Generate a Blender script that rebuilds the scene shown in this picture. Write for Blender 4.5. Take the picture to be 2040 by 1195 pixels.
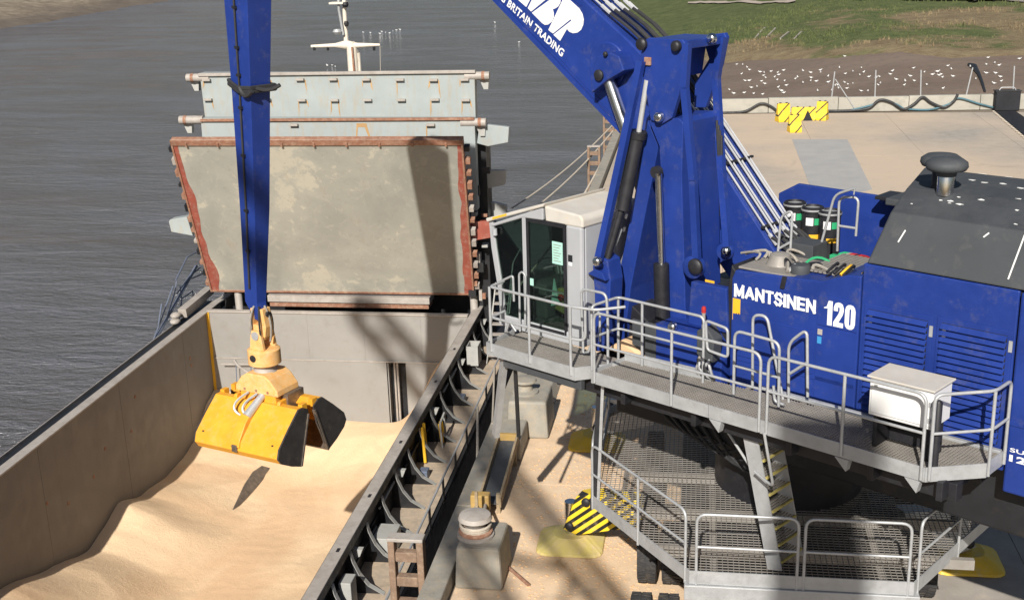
import bpy, bmesh, math, random
from mathutils import Vector, Matrix, noise
random.seed(7)
R_ = math.radians
for o in list(bpy.data.objects): bpy.data.objects.remove(o)
SC = bpy.context.scene
COL = SC.collection

# ------------------------------------------------------------------ camera
YAW, PITCH, ROLL, FPX = 0.15629, 0.29646, 0.02949, 2426.0      # radians, radians, radians, pixels of a 2040 px wide picture
CAM = Vector((0, 0, 12.0))
_f = Vector((-math.sin(YAW)*math.cos(PITCH), math.cos(YAW)*math.cos(PITCH), -math.sin(PITCH)))
_r = Vector((math.cos(YAW), math.sin(YAW), 0))
_d = _f.cross(_r)
CR = _r*math.cos(ROLL) + _d*math.sin(ROLL)
CD = -_r*math.sin(ROLL) + _d*math.cos(ROLL)
cam_data = bpy.data.cameras.new('camera')
cam = bpy.data.objects.new('camera', cam_data); COL.objects.link(cam)
cam_data.sensor_width = 36; cam_data.lens = 36*FPX/2040; cam_data.clip_end = 4000; cam_data.clip_start = .1
cam.matrix_world = Matrix(((CR.x, -CD.x, -_f.x, CAM.x), (CR.y, -CD.y, -_f.y, CAM.y), (CR.z, -CD.z, -_f.z, CAM.z), (0, 0, 0, 1)))
SC.camera = cam

# ------------------------------------------------------------------ sky, sun, exposure
SUN_AZ, SUN_EL = R_(3.2), R_(34.5)          # shadows run 3 degrees to the right of +Y
world = bpy.data.worlds.new('World'); SC.world = world; world.use_nodes = True
wn = world.node_tree.nodes; wn.clear()
sky = wn.new('ShaderNodeTexSky'); sky.sky_type = 'NISHITA'; sky.sun_disc = False
sky.sun_elevation = SUN_EL; sky.sun_rotation = math.pi + SUN_AZ; sky.air_density = 1.0; sky.dust_density = 1.5
bg = wn.new('ShaderNodeBackground'); bg.inputs[1].default_value = 0.05
wo = wn.new('ShaderNodeOutputWorld')
world.node_tree.links.new(sky.outputs[0], bg.inputs[0]); world.node_tree.links.new(bg.outputs[0], wo.inputs[0])
sun_data = bpy.data.lights.new('sun', 'SUN'); sun_data.energy = 5.0; sun_data.angle = R_(0.53); sun_data.color = (1, .95, .87)
sun = bpy.data.objects.new('sun', sun_data); COL.objects.link(sun)
SDIR = Vector((math.sin(SUN_AZ)*math.cos(SUN_EL), math.cos(SUN_AZ)*math.cos(SUN_EL), -math.sin(SUN_EL)))
sun.rotation_euler = SDIR.to_track_quat('-Z', 'Y').to_euler(); sun.location = (-5, -30, 40)
SC.view_settings.view_transform = 'Standard'; SC.view_settings.look = 'None'
SC.view_settings.exposure = 0.2; SC.view_settings.gamma = 1

# ------------------------------------------------------------------ pixel -> ray helpers (distance always comes from a plane in the place)
def ray(x, y): return _f + CR*((x-1020)/FPX) + CD*((y-597.5)/FPX)
def onplane(x, y, p0, n):
    d = ray(x, y); return CAM + d*((Vector(p0)-CAM).dot(n)/d.dot(n))
def atZ(x, y, z): return onplane(x, y, (0, 0, z), Vector((0, 0, 1)))
def atY(x, y, Y): return onplane(x, y, (0, Y, 0), Vector((0, 1, 0)))
def atX(x, y, X): return onplane(x, y, (X, 0, 0), Vector((1, 0, 0)))
# crane frame: u to the rear, v away from the viewer
TH = R_(-35.3); C0 = Vector((1.7, 20.6, 0))
U = Vector((math.cos(TH), math.sin(TH), 0)); V = Vector((-math.sin(TH), math.cos(TH), 0)); Zv = Vector((0, 0, 1))
def L(u, v, z): return C0 + U*u + V*v + Zv*z
def atV(x, y, v): return onplane(x, y, C0+V*v, V)
def loc(p): d = Vector(p)-C0; return (d.dot(U), d.dot(V), d.z)

# ------------------------------------------------------------------ materials
class NT:
    def __init__(s, name):
        s.m = bpy.data.materials.new(name); s.m.use_nodes = True
        s.t = s.m.node_tree; s.n = s.t.nodes; s.b = s.n['Principled BSDF']; s.out = s.n['Material Output']
        s.tc = s.n.new('ShaderNodeTexCoord').outputs['Object']
    def link(s, a, b): s.t.links.new(a, b)
    def mapped(s, scale, rot=(0, 0, 0)):
        m = s.n.new('ShaderNodeMapping'); m.inputs['Scale'].default_value = scale; m.inputs['Rotation'].default_value = rot
        s.link(s.tc, m.inputs[0]); return m.outputs[0]
    def noise(s, scale, detail=5, rough=.6, vec=None, dist=0):
        n = s.n.new('ShaderNodeTexNoise'); n.inputs['Scale'].default_value = scale; n.inputs['Detail'].default_value = detail
        n.inputs['Roughness'].default_value = rough; n.inputs['Distortion'].default_value = dist
        s.link(vec if vec is not None else s.tc, n.inputs['Vector']); return n.outputs['Fac']
    def ramp(s, fac, a, b, ca=(0, 0, 0, 1), cb=(1, 1, 1, 1)):
        r = s.n.new('ShaderNodeValToRGB'); r.color_ramp.elements[0].position = a; r.color_ramp.elements[1].position = b
        r.color_ramp.elements[0].color = ca; r.color_ramp.elements[1].color = cb; s.link(fac, r.inputs[0]); return r.outputs[0]
    def mix(s, fac, a, b, mode='MIX'):
        m = s.n.new('ShaderNodeMix'); m.data_type = 'RGBA'; m.blend_type = mode
        for i, v in ((0, fac), (6, a), (7, b)):
            if hasattr(v, 'is_output') or hasattr(v, 'links'): s.link(v, m.inputs[i])
            elif isinstance(v, (int, float)): m.inputs[i].default_value = v
            else: m.inputs[i].default_value = (*v[:3], 1)
        return m.outputs[2]
    def bump(s, fac, strength, dist=.02):
        b = s.n.new('ShaderNodeBump'); b.inputs['Strength'].default_value = strength; b.inputs['Distance'].default_value = dist
        s.link(fac, b.inputs['Height']); s.link(b.outputs[0], s.b.inputs['Normal'])
    def math(s, op, a, b=0.0):
        m = s.n.new('ShaderNodeMath'); m.operation = op
        for i, v in ((0, a), (1, b)):
            if isinstance(v, (int, float)): m.inputs[i].default_value = v
            else: s.link(v, m.inputs[i])
        return m.outputs[0]
    def sep(s):
        x = s.n.new('ShaderNodeSeparateXYZ'); s.link(s.tc, x.inputs[0]); return x.outputs
    def color(s, c):
        if isinstance(c, tuple): s.b.inputs['Base Color'].default_value = (*c[:3], 1)
        else: s.link(c, s.b.inputs['Base Color'])
    def set(s, rough=.5, metal=0.0, spec=.5):
        s.b.inputs['Roughness'].default_value = rough; s.b.inputs['Metallic'].default_value = metal
        s.b.inputs['Specular IOR Level'].default_value = spec

def paint(name, c, rough=.4, var=.12, dirt=None, dirt_amt=.3, scale=1.5, metal=0.0, bump=.0, streak=False):
    t = NT(name); n1 = t.noise(scale, 6)
    lo = tuple(max(0, x*(1-var)) for x in c); hi = tuple(min(1, x*(1+var)) for x in c)
    col = t.mix(t.ramp(n1, .3, .7), lo, hi)
    if dirt:
        vec = t.mapped((2.2, 2.2, .35)) if streak else None
        n2 = t.noise(scale*2.3, 8, .7, vec)
        n3 = t.noise(scale*9, 5, .7)
        f = t.ramp(t.math('ADD', t.math('MULTIPLY', n2, .75), t.math('MULTIPLY', n3, .25)), .62-dirt_amt*.4, .72)
        f2 = t.math('MULTIPLY', f, min(1, dirt_amt*2)); col = t.mix(f2, col, dirt)
    t.color(col); t.set(rough, metal)
    rn = t.ramp(t.noise(scale*4, 4), .2, .8, (rough*.75,)*3+(1,), (min(1, rough*1.3),)*3+(1,)); t.link(rn, t.b.inputs['Roughness'])
    if bump: t.bump(t.noise(scale*14, 6, .65), bump, .01)
    return t.m

M = {}
M['blue'] = paint('crane_blue_paint', (.016, .042, .235), .42, .14, (.15, .145, .16), .20, 1.3)
M['blue'].node_tree.nodes['Principled BSDF'].inputs['Specular IOR Level'].default_value = .35
M['galv'] = paint('galvanised_steel', (.46, .47, .48), .5, .12, (.30, .30, .29), .25, 3, .35)
M['galvdark'] = paint('grating_steel', (.30, .28, .255), .6, .12, (.25, .22, .18), .3, 3, .2)
M['black'] = paint('black_steel', (.018, .018, .022), .5, .3, (.10, .085, .07), .15, 2)
M['rubber'] = paint('tyre_rubber', (.035, .035, .037), .85, .2, (.16, .13, .10), .35, 3)
M['hood'] = paint('charcoal_hood_paint', (.056, .061, .068), .68, .14, (.15, .145, .14), .22, 1.2)
M['chrome'] = paint('polished_rod', (.72, .72, .72), .18, .05, metal=1.0)
M['steel'] = paint('bright_tube_steel', (.62, .63, .64), .32, .08, metal=.35)
M['white'] = paint('white_enamel', (.80, .80, .79), .4, .03, (.55, .52, .46), .08, 2)
M['cabgrey'] = paint('cab_light_grey_paint', (.40, .41, .43), .45, .05, (.42, .37, .30), .15, 1.5)
M['cabroof'] = paint('dusty_cab_roof', (.58, .55, .50), .6, .08, (.66, .53, .36), .3, 2)
M['decal_y'] = paint('yellow_decal', (.85, .48, .03), .5, .06)
M['decal_g'] = paint('green_decal', (.03, .38, .16), .5, .06)
M['decal_w'] = paint('white_decal', (.85, .85, .85), .5, .03)
M['decal_b'] = paint('blue_decal', (.05, .30, .62), .5, .06)
M['mint'] = paint('mint_paper', (.42, .72, .62), .7, .05)
M['red'] = paint('red_plastic', (.45, .03, .03), .4, .05)
M['hivis'] = paint('hivis_cloth', (.26, .25, .07), .8, .2)
M['orange'] = paint('grab_yellow_paint', (.78, .36, .025), .5, .10, (.66, .42, .18), .30, 1.6)
M['dustyorange'] = paint('dusty_grab_paint', (.78, .42, .13), .6, .12, (.76, .54, .30), .5, 3)
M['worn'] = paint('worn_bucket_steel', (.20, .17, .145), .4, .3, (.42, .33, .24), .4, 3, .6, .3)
M['grabdark'] = paint('grab_end_plate_steel', (.085, .08, .078), .42, .3, (.26, .20, .14), .25, 2.2, .5)
M['hose'] = paint('hydraulic_hose', (.30, .28, .25), .6, .2, (.6, .5, .38), .3, 5)
M['shipgrey'] = paint('hold_wall_paint', (.175, .158, .142), .6, .10, (.10, .075, .055), .22, .45, 0, .15, True)
M['bulk'] = paint('bulkhead_paint', (.285, .277, .262), .6, .07, (.22, .195, .165), .25, .5, 0, .1)
M['flange'] = paint('worn_coaming_top', (.40, .365, .33), .55, .14, (.24, .19, .15), .35, 1.6)
M['deck'] = paint('ship_deck_dusty', (.40, .33, .26), .8, .2, (.62, .48, .33), .5, 1.4)
M['hull'] = paint('black_hull_paint', (.016, .017, .020), .5, .3, (.07, .055, .045), .25, .8)
M['stay'] = paint('stay_edge_paint', (.40, .40, .38), .6, .12, (.35, .22, .12), .2, 2)
M['covblue'] = paint('hatch_cover_top_paint', (.345, .385, .385), .55, .06, (.42, .28, .14), .30, 1.1, 0, .1, True)
M['rust'] = paint('rusty_edge', (.28, .13, .08), .8, .25, (.50, .36, .26), .4, 2.5, 0, .3)
M['primer'] = paint('red_primer', (.30, .075, .050), .7, .15, (.42, .36, .28), .3, 2)
M['oxide'] = paint('rust_streak', (.44, .27, .12), .8, .2)
M['mastw'] = paint('mast_cream_paint', (.74, .68, .58), .5, .06, (.42, .22, .10), .25, 3)
M['navy'] = paint('ship_rail_blue_grey', (.12, .15, .22), .5, .15, (.3, .28, .25), .3, 3)
M['concrete'] = paint('weathered_concrete', (.30, .283, .245), .9, .2, (.44, .35, .24), .40, 2.0, 0, .5)
M['wallc'] = paint('parapet_concrete', (.40, .38, .33), .85, .12, (.24, .24, .20), .35, .5, 0, .2)
M['wood'] = paint('fender_timber', (.24, .16, .11), .85, .25, (.5, .40, .30), .3, 4, 0, .3)
M['rope'] = paint('mooring_rope', (.52, .46, .38), .9, .15, scale=6)
M['yellow'] = paint('pad_yellow_paint', (.80, .52, .04), .55, .1, (.62, .55, .36), .3, 2)
M['paleyellow'] = paint('dusty_pad_yellow', (.72, .60, .20), .7, .12, (.70, .55, .36), .45, 2.5)
M['ochre'] = paint('worn_ochre_paint', (.42, .27, .08), .7, .2, (.30, .22, .14), .4, 3)
M['barrier'] = paint('barrier_yellow', (.82, .55, .03), .5, .06, (.5, .4, .2), .15, 2)
M['feather'] = paint('gull_white', (.82, .82, .80), .8, .04, scale=8)
M['hoseblack'] = paint('black_hose', (.03, .03, .032), .6, .2)
M['hoseblue'] = paint('teal_hose', (.07, .16, .20), .6, .2)
M['net'] = paint('black_rubber_mat', (.012, .013, .018), .7, .3)
M['carp'] = paint('dark_car_paint', (.015, .016, .02), .25, .1)
M['interior'] = paint('cab_interior', (.09, .10, .095), .8, .2)
M['seat'] = paint('seat_fabric', (.06, .065, .07), .9, .2)
M['copper'] = paint('quay_ironwork', (.30, .23, .15), .8, .3, (.5, .38, .2), .35, 3, 0, .2)
M['dropping'] = paint('bird_droppings', (.82, .82, .80), .8, .04)
M['tan'] = paint('spilt_grain', (.70, .47, .27), .9, .08)

def stripes(name, ca, cb, dirv, freq, duty=.5):
    t = NT(name); m = t.n.new('ShaderNodeVectorMath'); m.operation = 'DOT_PRODUCT'; m.inputs[1].default_value = dirv
    t.link(t.tc, m.inputs[0]); fr = t.math('FRACT', t.math('MULTIPLY', m.outputs['Value'], freq))
    g = t.math('GREATER_THAN', fr, duty)
    wear = t.ramp(t.noise(5, 6), .55, .75)
    c = t.mix(g, ca, cb); c = t.mix(t.math('MULTIPLY', wear, .35), c, (.55, .45, .30)); t.color(c); t.set(.55); return t.m

def glass(name, tint, gloss=.04):
    t = NT(name); n = t.n
    tr = n.new('ShaderNodeBsdfTransparent'); tr.inputs[0].default_value = (*tint, 1)
    gl = n.new('ShaderNodeBsdfGlossy'); gl.inputs['Roughness'].default_value = gloss; gl.inputs[0].default_value = (.9, .95, .95, 1)
    lw = n.new('ShaderNodeLayerWeight'); fac = t.math('ADD', .05, t.math('MULTIPLY', t.math('POWER', lw.outputs['Facing'], 4.0), .8))
    mx = n.new('ShaderNodeMixShader'); t.link(fac, mx.inputs[0]); t.link(tr.outputs[0], mx.inputs[1]); t.link(gl.outputs[0], mx.inputs[2])
    t.link(mx.outputs[0], t.out.inputs[0]); return t.m
M['glass'] = glass('tinted_cab_glass', (.60, .68, .64))

def grain_mat():
    t = NT('grain_bulk'); n1 = t.noise(.16, 5, .55, None, .8); n2 = t.noise(.42, 6, .6, None, .6); n3 = t.noise(60, 4, .75); n4 = t.noise(9, 6, .7)
    c = t.mix(t.ramp(n1, .42, .58), (.77, .53, .325), (.88, .655, .425))
    c = t.mix(t.math('MULTIPLY', t.ramp(n2, .545, .60), .38), c, (.64, .465, .30))
    c = t.mix(t.math('MULTIPLY', t.ramp(n3, .42, .62), .30), c, (.58, .39, .225))
    c = t.mix(t.math('MULTIPLY', t.ramp(n4, .55, .7), .25), c, (.66, .46, .27))
    t.color(c); t.set(.9, 0, .2); t.bump(t.math('ADD', t.math('MULTIPLY', n3, .5), t.math('MULTIPLY', n4, .8)), .55, .05); return t.m
M['grain'] = grain_mat()

def water_mat():
    t = NT('river_water'); t.set(.06, 0, .5)
    v1 = t.mapped((.42, 1.25, 1), (0, 0, .30)); v2 = t.mapped((1.5, 3.4, 1), (0, 0, .15)); v3 = t.mapped((.030, .085, 1), (0, 0, .5)); v4 = t.mapped((.12, .40, 1), (0, 0, .42))
    a = t.noise(1.0, 5, .62, v1, .5); b = t.noise(1.0, 4, .65, v2, .3); c = t.noise(1.0, 4, .55, v3, 1.2); d = t.noise(1.0, 5, .6, v4, .8)
    silt = t.mix(t.ramp(c, .35, .65), (.092, .090, .102), (.140, .140, .160)); silt = t.mix(t.math('MULTIPLY', t.ramp(d, .45, .65), .5), silt, (.165, .166, .190)); t.color(silt)
    h = t.math('ADD', t.math('ADD', t.math('MULTIPLY', a, .75), t.math('MULTIPLY', b, .45)), t.math('MULTIPLY', d, .9))
    t.bump(h, 1.0, .75)
    t.link(t.ramp(c, .35, .65, (.05,)*3+(1,), (.16,)*3+(1,)), t.b.inputs['Roughness']); return t.m
M['water'] = water_mat()

def quay_mat():
    t = NT('dusty_quay_concrete'); s = t.sep()
    n1 = t.noise(.22, 6, .6); n2 = t.noise(1.6, 7, .65); n3 = t.noise(28, 4, .7); n4 = t.noise(.09, 4, .5)
    conc = t.mix(t.ramp(n2, .3, .7), (.33, .30, .265), (.43, .395, .35))
    dust = t.mix(t.ramp(n2, .3, .7), (.72, .52, .34), (.82, .63, .44))
    # the spilt grain dust lies along the quay edge in front of the ship, thinner away from it
    fx = t.math('SUBTRACT', 1.15, t.math('MULTIPLY', t.math('ABSOLUTE', t.math('SUBTRACT', s[0], -1.5)), .155))
    fy = t.math('SUBTRACT', 1.5, t.math('MULTIPLY', t.math('ABSOLUTE', t.math('SUBTRACT', s[1], 30)), .055))
    f = t.math('MINIMUM', fx, fy); f = t.math('ADD', f, t.math('MULTIPLY', t.math('SUBTRACT', n1, .5), 1.3))
    f = t.math('ADD', f, t.math('MULTIPLY', t.math('SUBTRACT', n2, .5), .7))
    c = t.mix(t.ramp(f, .15, .85), conc, dust)
    lite = t.math('MULTIPLY', t.ramp(n4, .3, .55), .9)
    c2 = t.mix(lite, c, (.60, .485, .37))
    far = t.ramp(t.math('MULTIPLY', t.math('SUBTRACT', s[1], 28), .05), 0, 1)
    c = t.mix(far, c, c2)
    c = t.mix(t.math('MULTIPLY', t.ramp(n3, .52, .75), .4), c, (.36, .24, .14))
    st = t.ramp(t.noise(.5, 6, .7, None, 1.0), .58, .74); c = t.mix(t.math('MULTIPLY', st, .5), c, (.30, .255, .21))
    t.color(c); t.set(.9, 0, .2); t.bump(n3, .3, .01); return t.m
M['quay'] = quay_mat()
def patch_mat():
    t = NT('grey_concrete_patch'); n = t.noise(.8, 6); t.color(t.mix(t.ramp(n, .3, .7), (.36, .355, .345), (.43, .42, .405))); t.set(.85); t.bump(t.noise(30, 4), .2, .01); return t.m
M['patch'] = patch_mat()

def mud_mat():
    t = NT('tidal_mud'); a = t.noise(.05, 5, .6, t.mapped((.6, 2.0, 1))); b = t.noise(1.2, 6, .65)
    c = t.mix(t.ramp(a, .35, .65), (.165, .122, .094), (.225, .172, .136)); c = t.mix(t.math('MULTIPLY', t.ramp(b, .5, .7), .35), c, (.085, .066, .055))
    t.color(c); t.set(.7, 0, .25); t.bump(b, .4, .12); return t.m
M['mud'] = mud_mat()
def grass_mat():
    t = NT('grass_bank'); a = t.noise(.035, 5, .6); b = t.noise(.5, 7, .7); c_ = t.noise(.012, 3, .5); d = t.noise(.14, 6, .65)
    g = t.mix(t.ramp(b, .3, .7), (.060, .085, .032), (.135, .150, .060))
    br = t.mix(t.ramp(b, .3, .7), (.16, .115, .07), (.26, .21, .125))
    s = t.sep(); fy = t.math('MULTIPLY', t.math('SUBTRACT', s[1], 138), .022)
    f = t.math('ADD', t.math('SUBTRACT', fy, .40), t.math('ADD', t.math('MULTIPLY', t.math('SUBTRACT', a, .5), 5.0), t.math('MULTIPLY', t.math('SUBTRACT', d, .5), 1.6)))
    c = t.mix(t.ramp(f, .1, .6), br, g)
    t.color(c); t.set(.9, 0, .2); t.bump(b, .9, .4); return t.m
M['grass'] = grass_mat()
def cover_mat():
    t = NT('hatch_cover_underside_paint'); a = t.noise(.28, 6, .55, None, .5); b = t.noise(1.6, 7, .7); st = t.noise(1.0, 6, .7, t.mapped((1.3, 1.3, .12)))
    c = t.mix(t.ramp(a, .40, .60), (.30, .30, .268), (.39, .385, .335))
    c = t.mix(t.ramp(t.math('ADD', t.math('MULTIPLY', a, .6), t.math('MULTIPLY', b, .4)), .54, .57), c, (.48, .455, .375))
    c = t.mix(t.math('MULTIPLY', t.ramp(st, .60, .75), .45), c, (.33, .23, .15))
    c = t.mix(t.math('MULTIPLY', t.ramp(t.noise(5, 8, .8), .56, .62), .40), c, (.26, .235, .20)); c = t.mix(t.math('MULTIPLY', t.ramp(t.noise(2.2, 8, .8, None, .8), .55, .58), .35), c, (.44, .42, .36)); c = t.mix(t.math('MULTIPLY', t.ramp(t.noise(22, 4, .7), .64, .70), .5), c, (.30, .19, .11))
    t.color(c); t.set(.6); t.bump(b, .15, .01); return t.m
M['cover'] = cover_mat()

# ------------------------------------------------------------------ mesh builder
class MB:
    def __init__(s): s.v = []; s.f = []
    def add(s, vs, fs):
        k = len(s.v); s.v += [Vector(p) for p in vs]; s.f += [tuple(i+k for i in f) for f in fs]; return s
    def obox(s, c, a, b, d):           # centre and three half axes
        c, a, b, d = map(Vector, (c, a, b, d))
        vs = [c+a*i+b*j+d*k for i in(-1, 1) for j in(-1, 1) for k in(-1, 1)]
        fs = [(0, 1, 3, 2), (4, 6, 7, 5), (0, 4, 5, 1), (2, 3, 7, 6), (0, 2, 6, 4), (1, 5, 7, 3)]
        if a.cross(b).dot(d) < 0: fs = [f[::-1] for f in fs]
        return s.add(vs, fs)
    def box(s, x0, x1, y0, y1, z0, z1):
        return s.obox(((x0+x1)/2, (y0+y1)/2, (z0+z1)/2), ((x1-x0)/2, 0, 0), (0, (y1-y0)/2, 0), (0, 0, (z1-z0)/2))
    def lbox(s, u0, u1, v0, v1, z0, z1):      # box in the crane frame
        return s.obox(L((u0+u1)/2, (v0+v1)/2, (z0+z1)/2), U*((u1-u0)/2), V*((v1-v0)/2), Zv*((z1-z0)/2))
    def beam(s, p, q, w, h, side=None):
        p, q = Vector(p), Vector(q); d = q-p; n = d.normalized()
        a = Vector(side) if side is not None else (Zv.cross(n) if abs(n.z) < .95 else Vector((1, 0, 0)))
        a = (a-n*a.dot(n)).normalized(); b = n.cross(a)
        return s.obox((p+q)/2, d/2, a*(w/2), b*(h/2))
    def prism(s, poly, ext):
        poly = [Vector(p) for p in poly]; ext = Vector(ext); n = len(poly)
        nm = Vector((0, 0, 0))
        for i in range(n): nm += poly[i].cross(poly[(i+1) % n])
        if nm.dot(ext) > 0: poly = poly[::-1]
        vs = poly+[p+ext for p in poly]
        fs = [tuple(range(n)), tuple(range(2*n-1, n-1, -1))]+[(i, i+n, (i+1) % n+n, (i+1) % n) for i in range(n)]
        return s.add(vs, fs)
    def tube(s, pts, r, n=8, cap=True, closed=False):
        pts = [Vector(p) for p in pts]; m = len(pts); rs = r if isinstance(r, (list, tuple)) else [r]*m
        rings = []; ref = None
        for i, p in enumerate(pts):
            if closed: t = (pts[(i+1) % m]-pts[i-1]).normalized()
            else: t = ((pts[min(i+1, m-1)]-p).normalized()+(p-pts[max(i-1, 0)]).normalized())
            if t.length < 1e-6: t = pts[min(i+1, m-1)]-pts[max(i-1, 0)]
            t.normalize()
            if ref is None: ref = Zv if abs(t.z) < .9 else Vector((1, 0, 0))
            a = ref-t*ref.dot(t)
            if a.length < 1e-4: a = Vector((1, 0, 0))-t*t.x
            a.normalize(); ref = a; b = t.cross(a)
            rings.append([p+(a*math.cos(2*math.pi*k/n)+b*math.sin(2*math.pi*k/n))*rs[i] for k in range(n)])
        vs = [q for g in rings for q in g]; fs = []
        for i in range(m if closed else m-1):
            j = (i+1) % m
            for k in range(n): fs.append((i*n+k, i*n+(k+1) % n, j*n+(k+1) % n, j*n+k))
        if cap and not closed: fs += [tuple(range(n-1, -1, -1)), tuple(range((m-1)*n, m*n))]
        return s.add(vs, fs)
    def lathe(s, c, prof, n=20, ax=None):        # profile of (radius, height) along an axis
        c = Vector(c); ax = Vector(ax).normalized() if ax is not None else Zv
        a = (Vector((1, 0, 0)) if abs(ax.x) < .9 else Vector((0, 1, 0))); a = (a-ax*a.dot(ax)).normalized(); b = ax.cross(a)
        vs = [c+ax*h+(a*math.cos(2*math.pi*k/n)+b*math.sin(2*math.pi*k/n))*max(r, 1e-4) for r, h in prof for k in range(n)]
        fs = [(i*n+k, i*n+(k+1) % n, (i+1)*n+(k+1) % n, (i+1)*n+k) for i in range(len(prof)-1) for k in range(n)]
        fs += [tuple(range(n-1, -1, -1)), tuple(range((len(prof)-1)*n, len(prof)*n))]
        return s.add(vs, fs)
    def ball(s, c, r, n=12, sq=(1, 1, 1)):
        c = Vector(c); m = n//2
        prof = [(r*math.sin(math.pi*i/m), -r*math.cos(math.pi*i/m)) for i in range(m+1)]
        k = len(s.v); s.lathe((0, 0, 0), prof, n)
        for i in range(k, len(s.v)): p = s.v[i]; s.v[i] = c+Vector((p.x*sq[0], p.y*sq[1], p.z*sq[2]))
        return s
    def build(s, name, mat, parent=None, smooth=None, bevel=0, kind=None):
        me = bpy.data.meshes.new(name); base = frame_of(parent); inv = base.inverted()
        me.from_pydata([inv @ p for p in s.v], [], s.f); me.update()
        me.materials.append(M[mat] if isinstance(mat, str) else mat)
        if smooth:
            me.shade_smooth() if smooth is True else None
        o = bpy.data.objects.new(name, me); COL.objects.link(o)
        if smooth and smooth is not True: smooth_by_angle(me, smooth)
        if parent is not None: o.parent = parent
        if bevel:
            b = o.modifiers.new('bevel', 'BEVEL'); b.width = bevel; b.segments = 2; b.limit_method = 'ANGLE'; b.angle_limit = R_(35)
        if kind: o['kind'] = kind
        return o
def smooth_by_angle(me, deg):
    me.shade_smooth(); bm = bmesh.new(); bm.from_mesh(me)
    for e in bm.edges:
        if len(e.link_faces) == 2 and e.calc_face_angle(0) > R_(deg): e.smooth = False
    bm.to_mesh(me); bm.free()
FR = {}
def frame_of(p):
    while p is not None:
        if p.name in FR: return FR[p.name]
        p = p.parent
    return Matrix.Identity(4)
def thing(name, label, cat, at=(0, 0, 0), rz=0, group=None):
    o = bpy.data.objects.new(name, None); COL.objects.link(o); o.location = at; o.rotation_euler = (0, 0, rz); o.empty_display_size = .3
    o['label'] = label; o['category'] = cat
    if group: o['group'] = group
    FR[o.name] = Matrix.Translation(Vector(at)) @ Matrix.Rotation(rz, 4, 'Z'); return o
def tag(o, label, cat, group=None):
    o['label'] = label; o['category'] = cat
    if group: o['group'] = group
    return o
def struct(o): o['kind'] = 'structure'; return o
def fillet(pts, r, n=5):
    pts = [Vector(p) for p in pts]; out = [pts[0]]
    for i in range(1, len(pts)-1):
        p, a, b = pts[i], pts[i-1]-pts[i], pts[i+1]-pts[i]; rr = min(r, a.length*.45, b.length*.45); a = a.normalized()*rr; b = b.normalized()*rr
        for k in range(n+1):
            t = k/n; out.append(p+a*(1-t)**2+b*t**2)
    return out+[pts[-1]]
def bezier(p0, p1, p2, n=10): return [Vector(p0)*(1-t)**2+Vector(p1)*2*t*(1-t)+Vector(p2)*t*t for t in [i/n for i in range(n+1)]]
def sag(p, q, s, n=14):
    p, q = Vector(p), Vector(q); return [p.lerp(q, i/n)-Zv*(s*4*(i/n)*(1-i/n)) for i in range(n+1)]
def hang(name, mat, parent, pts, r, n=8, **k): return MB().tube(pts, r, n).build(name, mat, parent, smooth=40, **k)

def text(name, s, origin, xd, yd, width, height, mat, parent, bold=.0, depth=.004):
    cu = bpy.data.curves.new(name, 'FONT'); cu.body = s; cu.offset = bold; cu.resolution_u = 3; cu.space_character = 1.0+bold*1.5
    o = bpy.data.objects.new(name, cu); COL.objects.link(o)
    me0 = bpy.data.meshes.new_from_object(o.evaluated_get(bpy.context.evaluated_depsgraph_get())); bpy.data.objects.remove(o)
    xs = [v.co.x for v in me0.vertices]; ys = [v.co.y for v in me0.vertices]
    x0, x1, y0, y1 = min(xs), max(xs), min(ys), max(ys)
    bm = bmesh.new(); bm.from_mesh(me0)
    xd, yd = Vector(xd).normalized(), Vector(yd).normalized(); nz = xd.cross(yd); inv = frame_of(parent).inverted()
    for v in bm.verts:
        v.co = inv @ (Vector(origin)+xd*((v.co.x-x0)/(x1-x0)*width)+yd*((v.co.y-y0)/(y1-y0)*height)+nz*depth)
    bm.to_mesh(me0); bm.free(); me0.materials.clear(); me0.materials.append(M[mat])
    ob = bpy.data.objects.new(name, me0); COL.objects.link(ob); ob.parent = parent; return ob

def clip_line(poly, p, d):                # clip an infinite 2D line with a convex polygon -> (t0,t1)
    t0, t1 = -1e9, 1e9; n = len(poly); area = sum(poly[i][0]*poly[(i+1) % n][1]-poly[(i+1) % n][0]*poly[i][1] for i in range(n)); sg = 1 if area > 0 else -1
    for i in range(n):
        a, b = poly[i], poly[(i+1) % n]; ex, ey = b[0]-a[0], b[1]-a[1]; nx, ny = -ey*sg, ex*sg
        den = nx*d[0]+ny*d[1]; num = nx*(p[0]-a[0])+ny*(p[1]-a[1])
        if abs(den) < 1e-9:
            if num < 0: return None
        elif den > 0: t0 = max(t0, -num/den)
        else: t1 = min(t1, -num/den)
    return (t0, t1) if t1-t0 > .03 else None
def grating(poly, z, pitch1, pitch2, dirv, w=.008, h=.03):      # real bars, both ways
    m = MB(); c = (sum(p[0] for p in poly)/len(poly), sum(p[1] for p in poly)/len(poly)); d = Vector((dirv[0], dirv[1])).normalized(); e = Vector((-d.y, d.x))
    for dd, ee, pt, hh in ((d, e, pitch1, h), (e, d, pitch2, h*.6)):
        for k in range(-int(8/pt), int(8/pt)+1):
            p = (c[0]+ee.x*k*pt, c[1]+ee.y*k*pt); r = clip_line(poly, p, dd)
            if r: m.beam((p[0]+dd.x*r[0], p[1]+dd.y*r[0], z-hh/2), (p[0]+dd.x*r[1], p[1]+dd.y*r[1], z-hh/2), w, hh, side=(ee.x, ee.y, 0))
    return m

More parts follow.
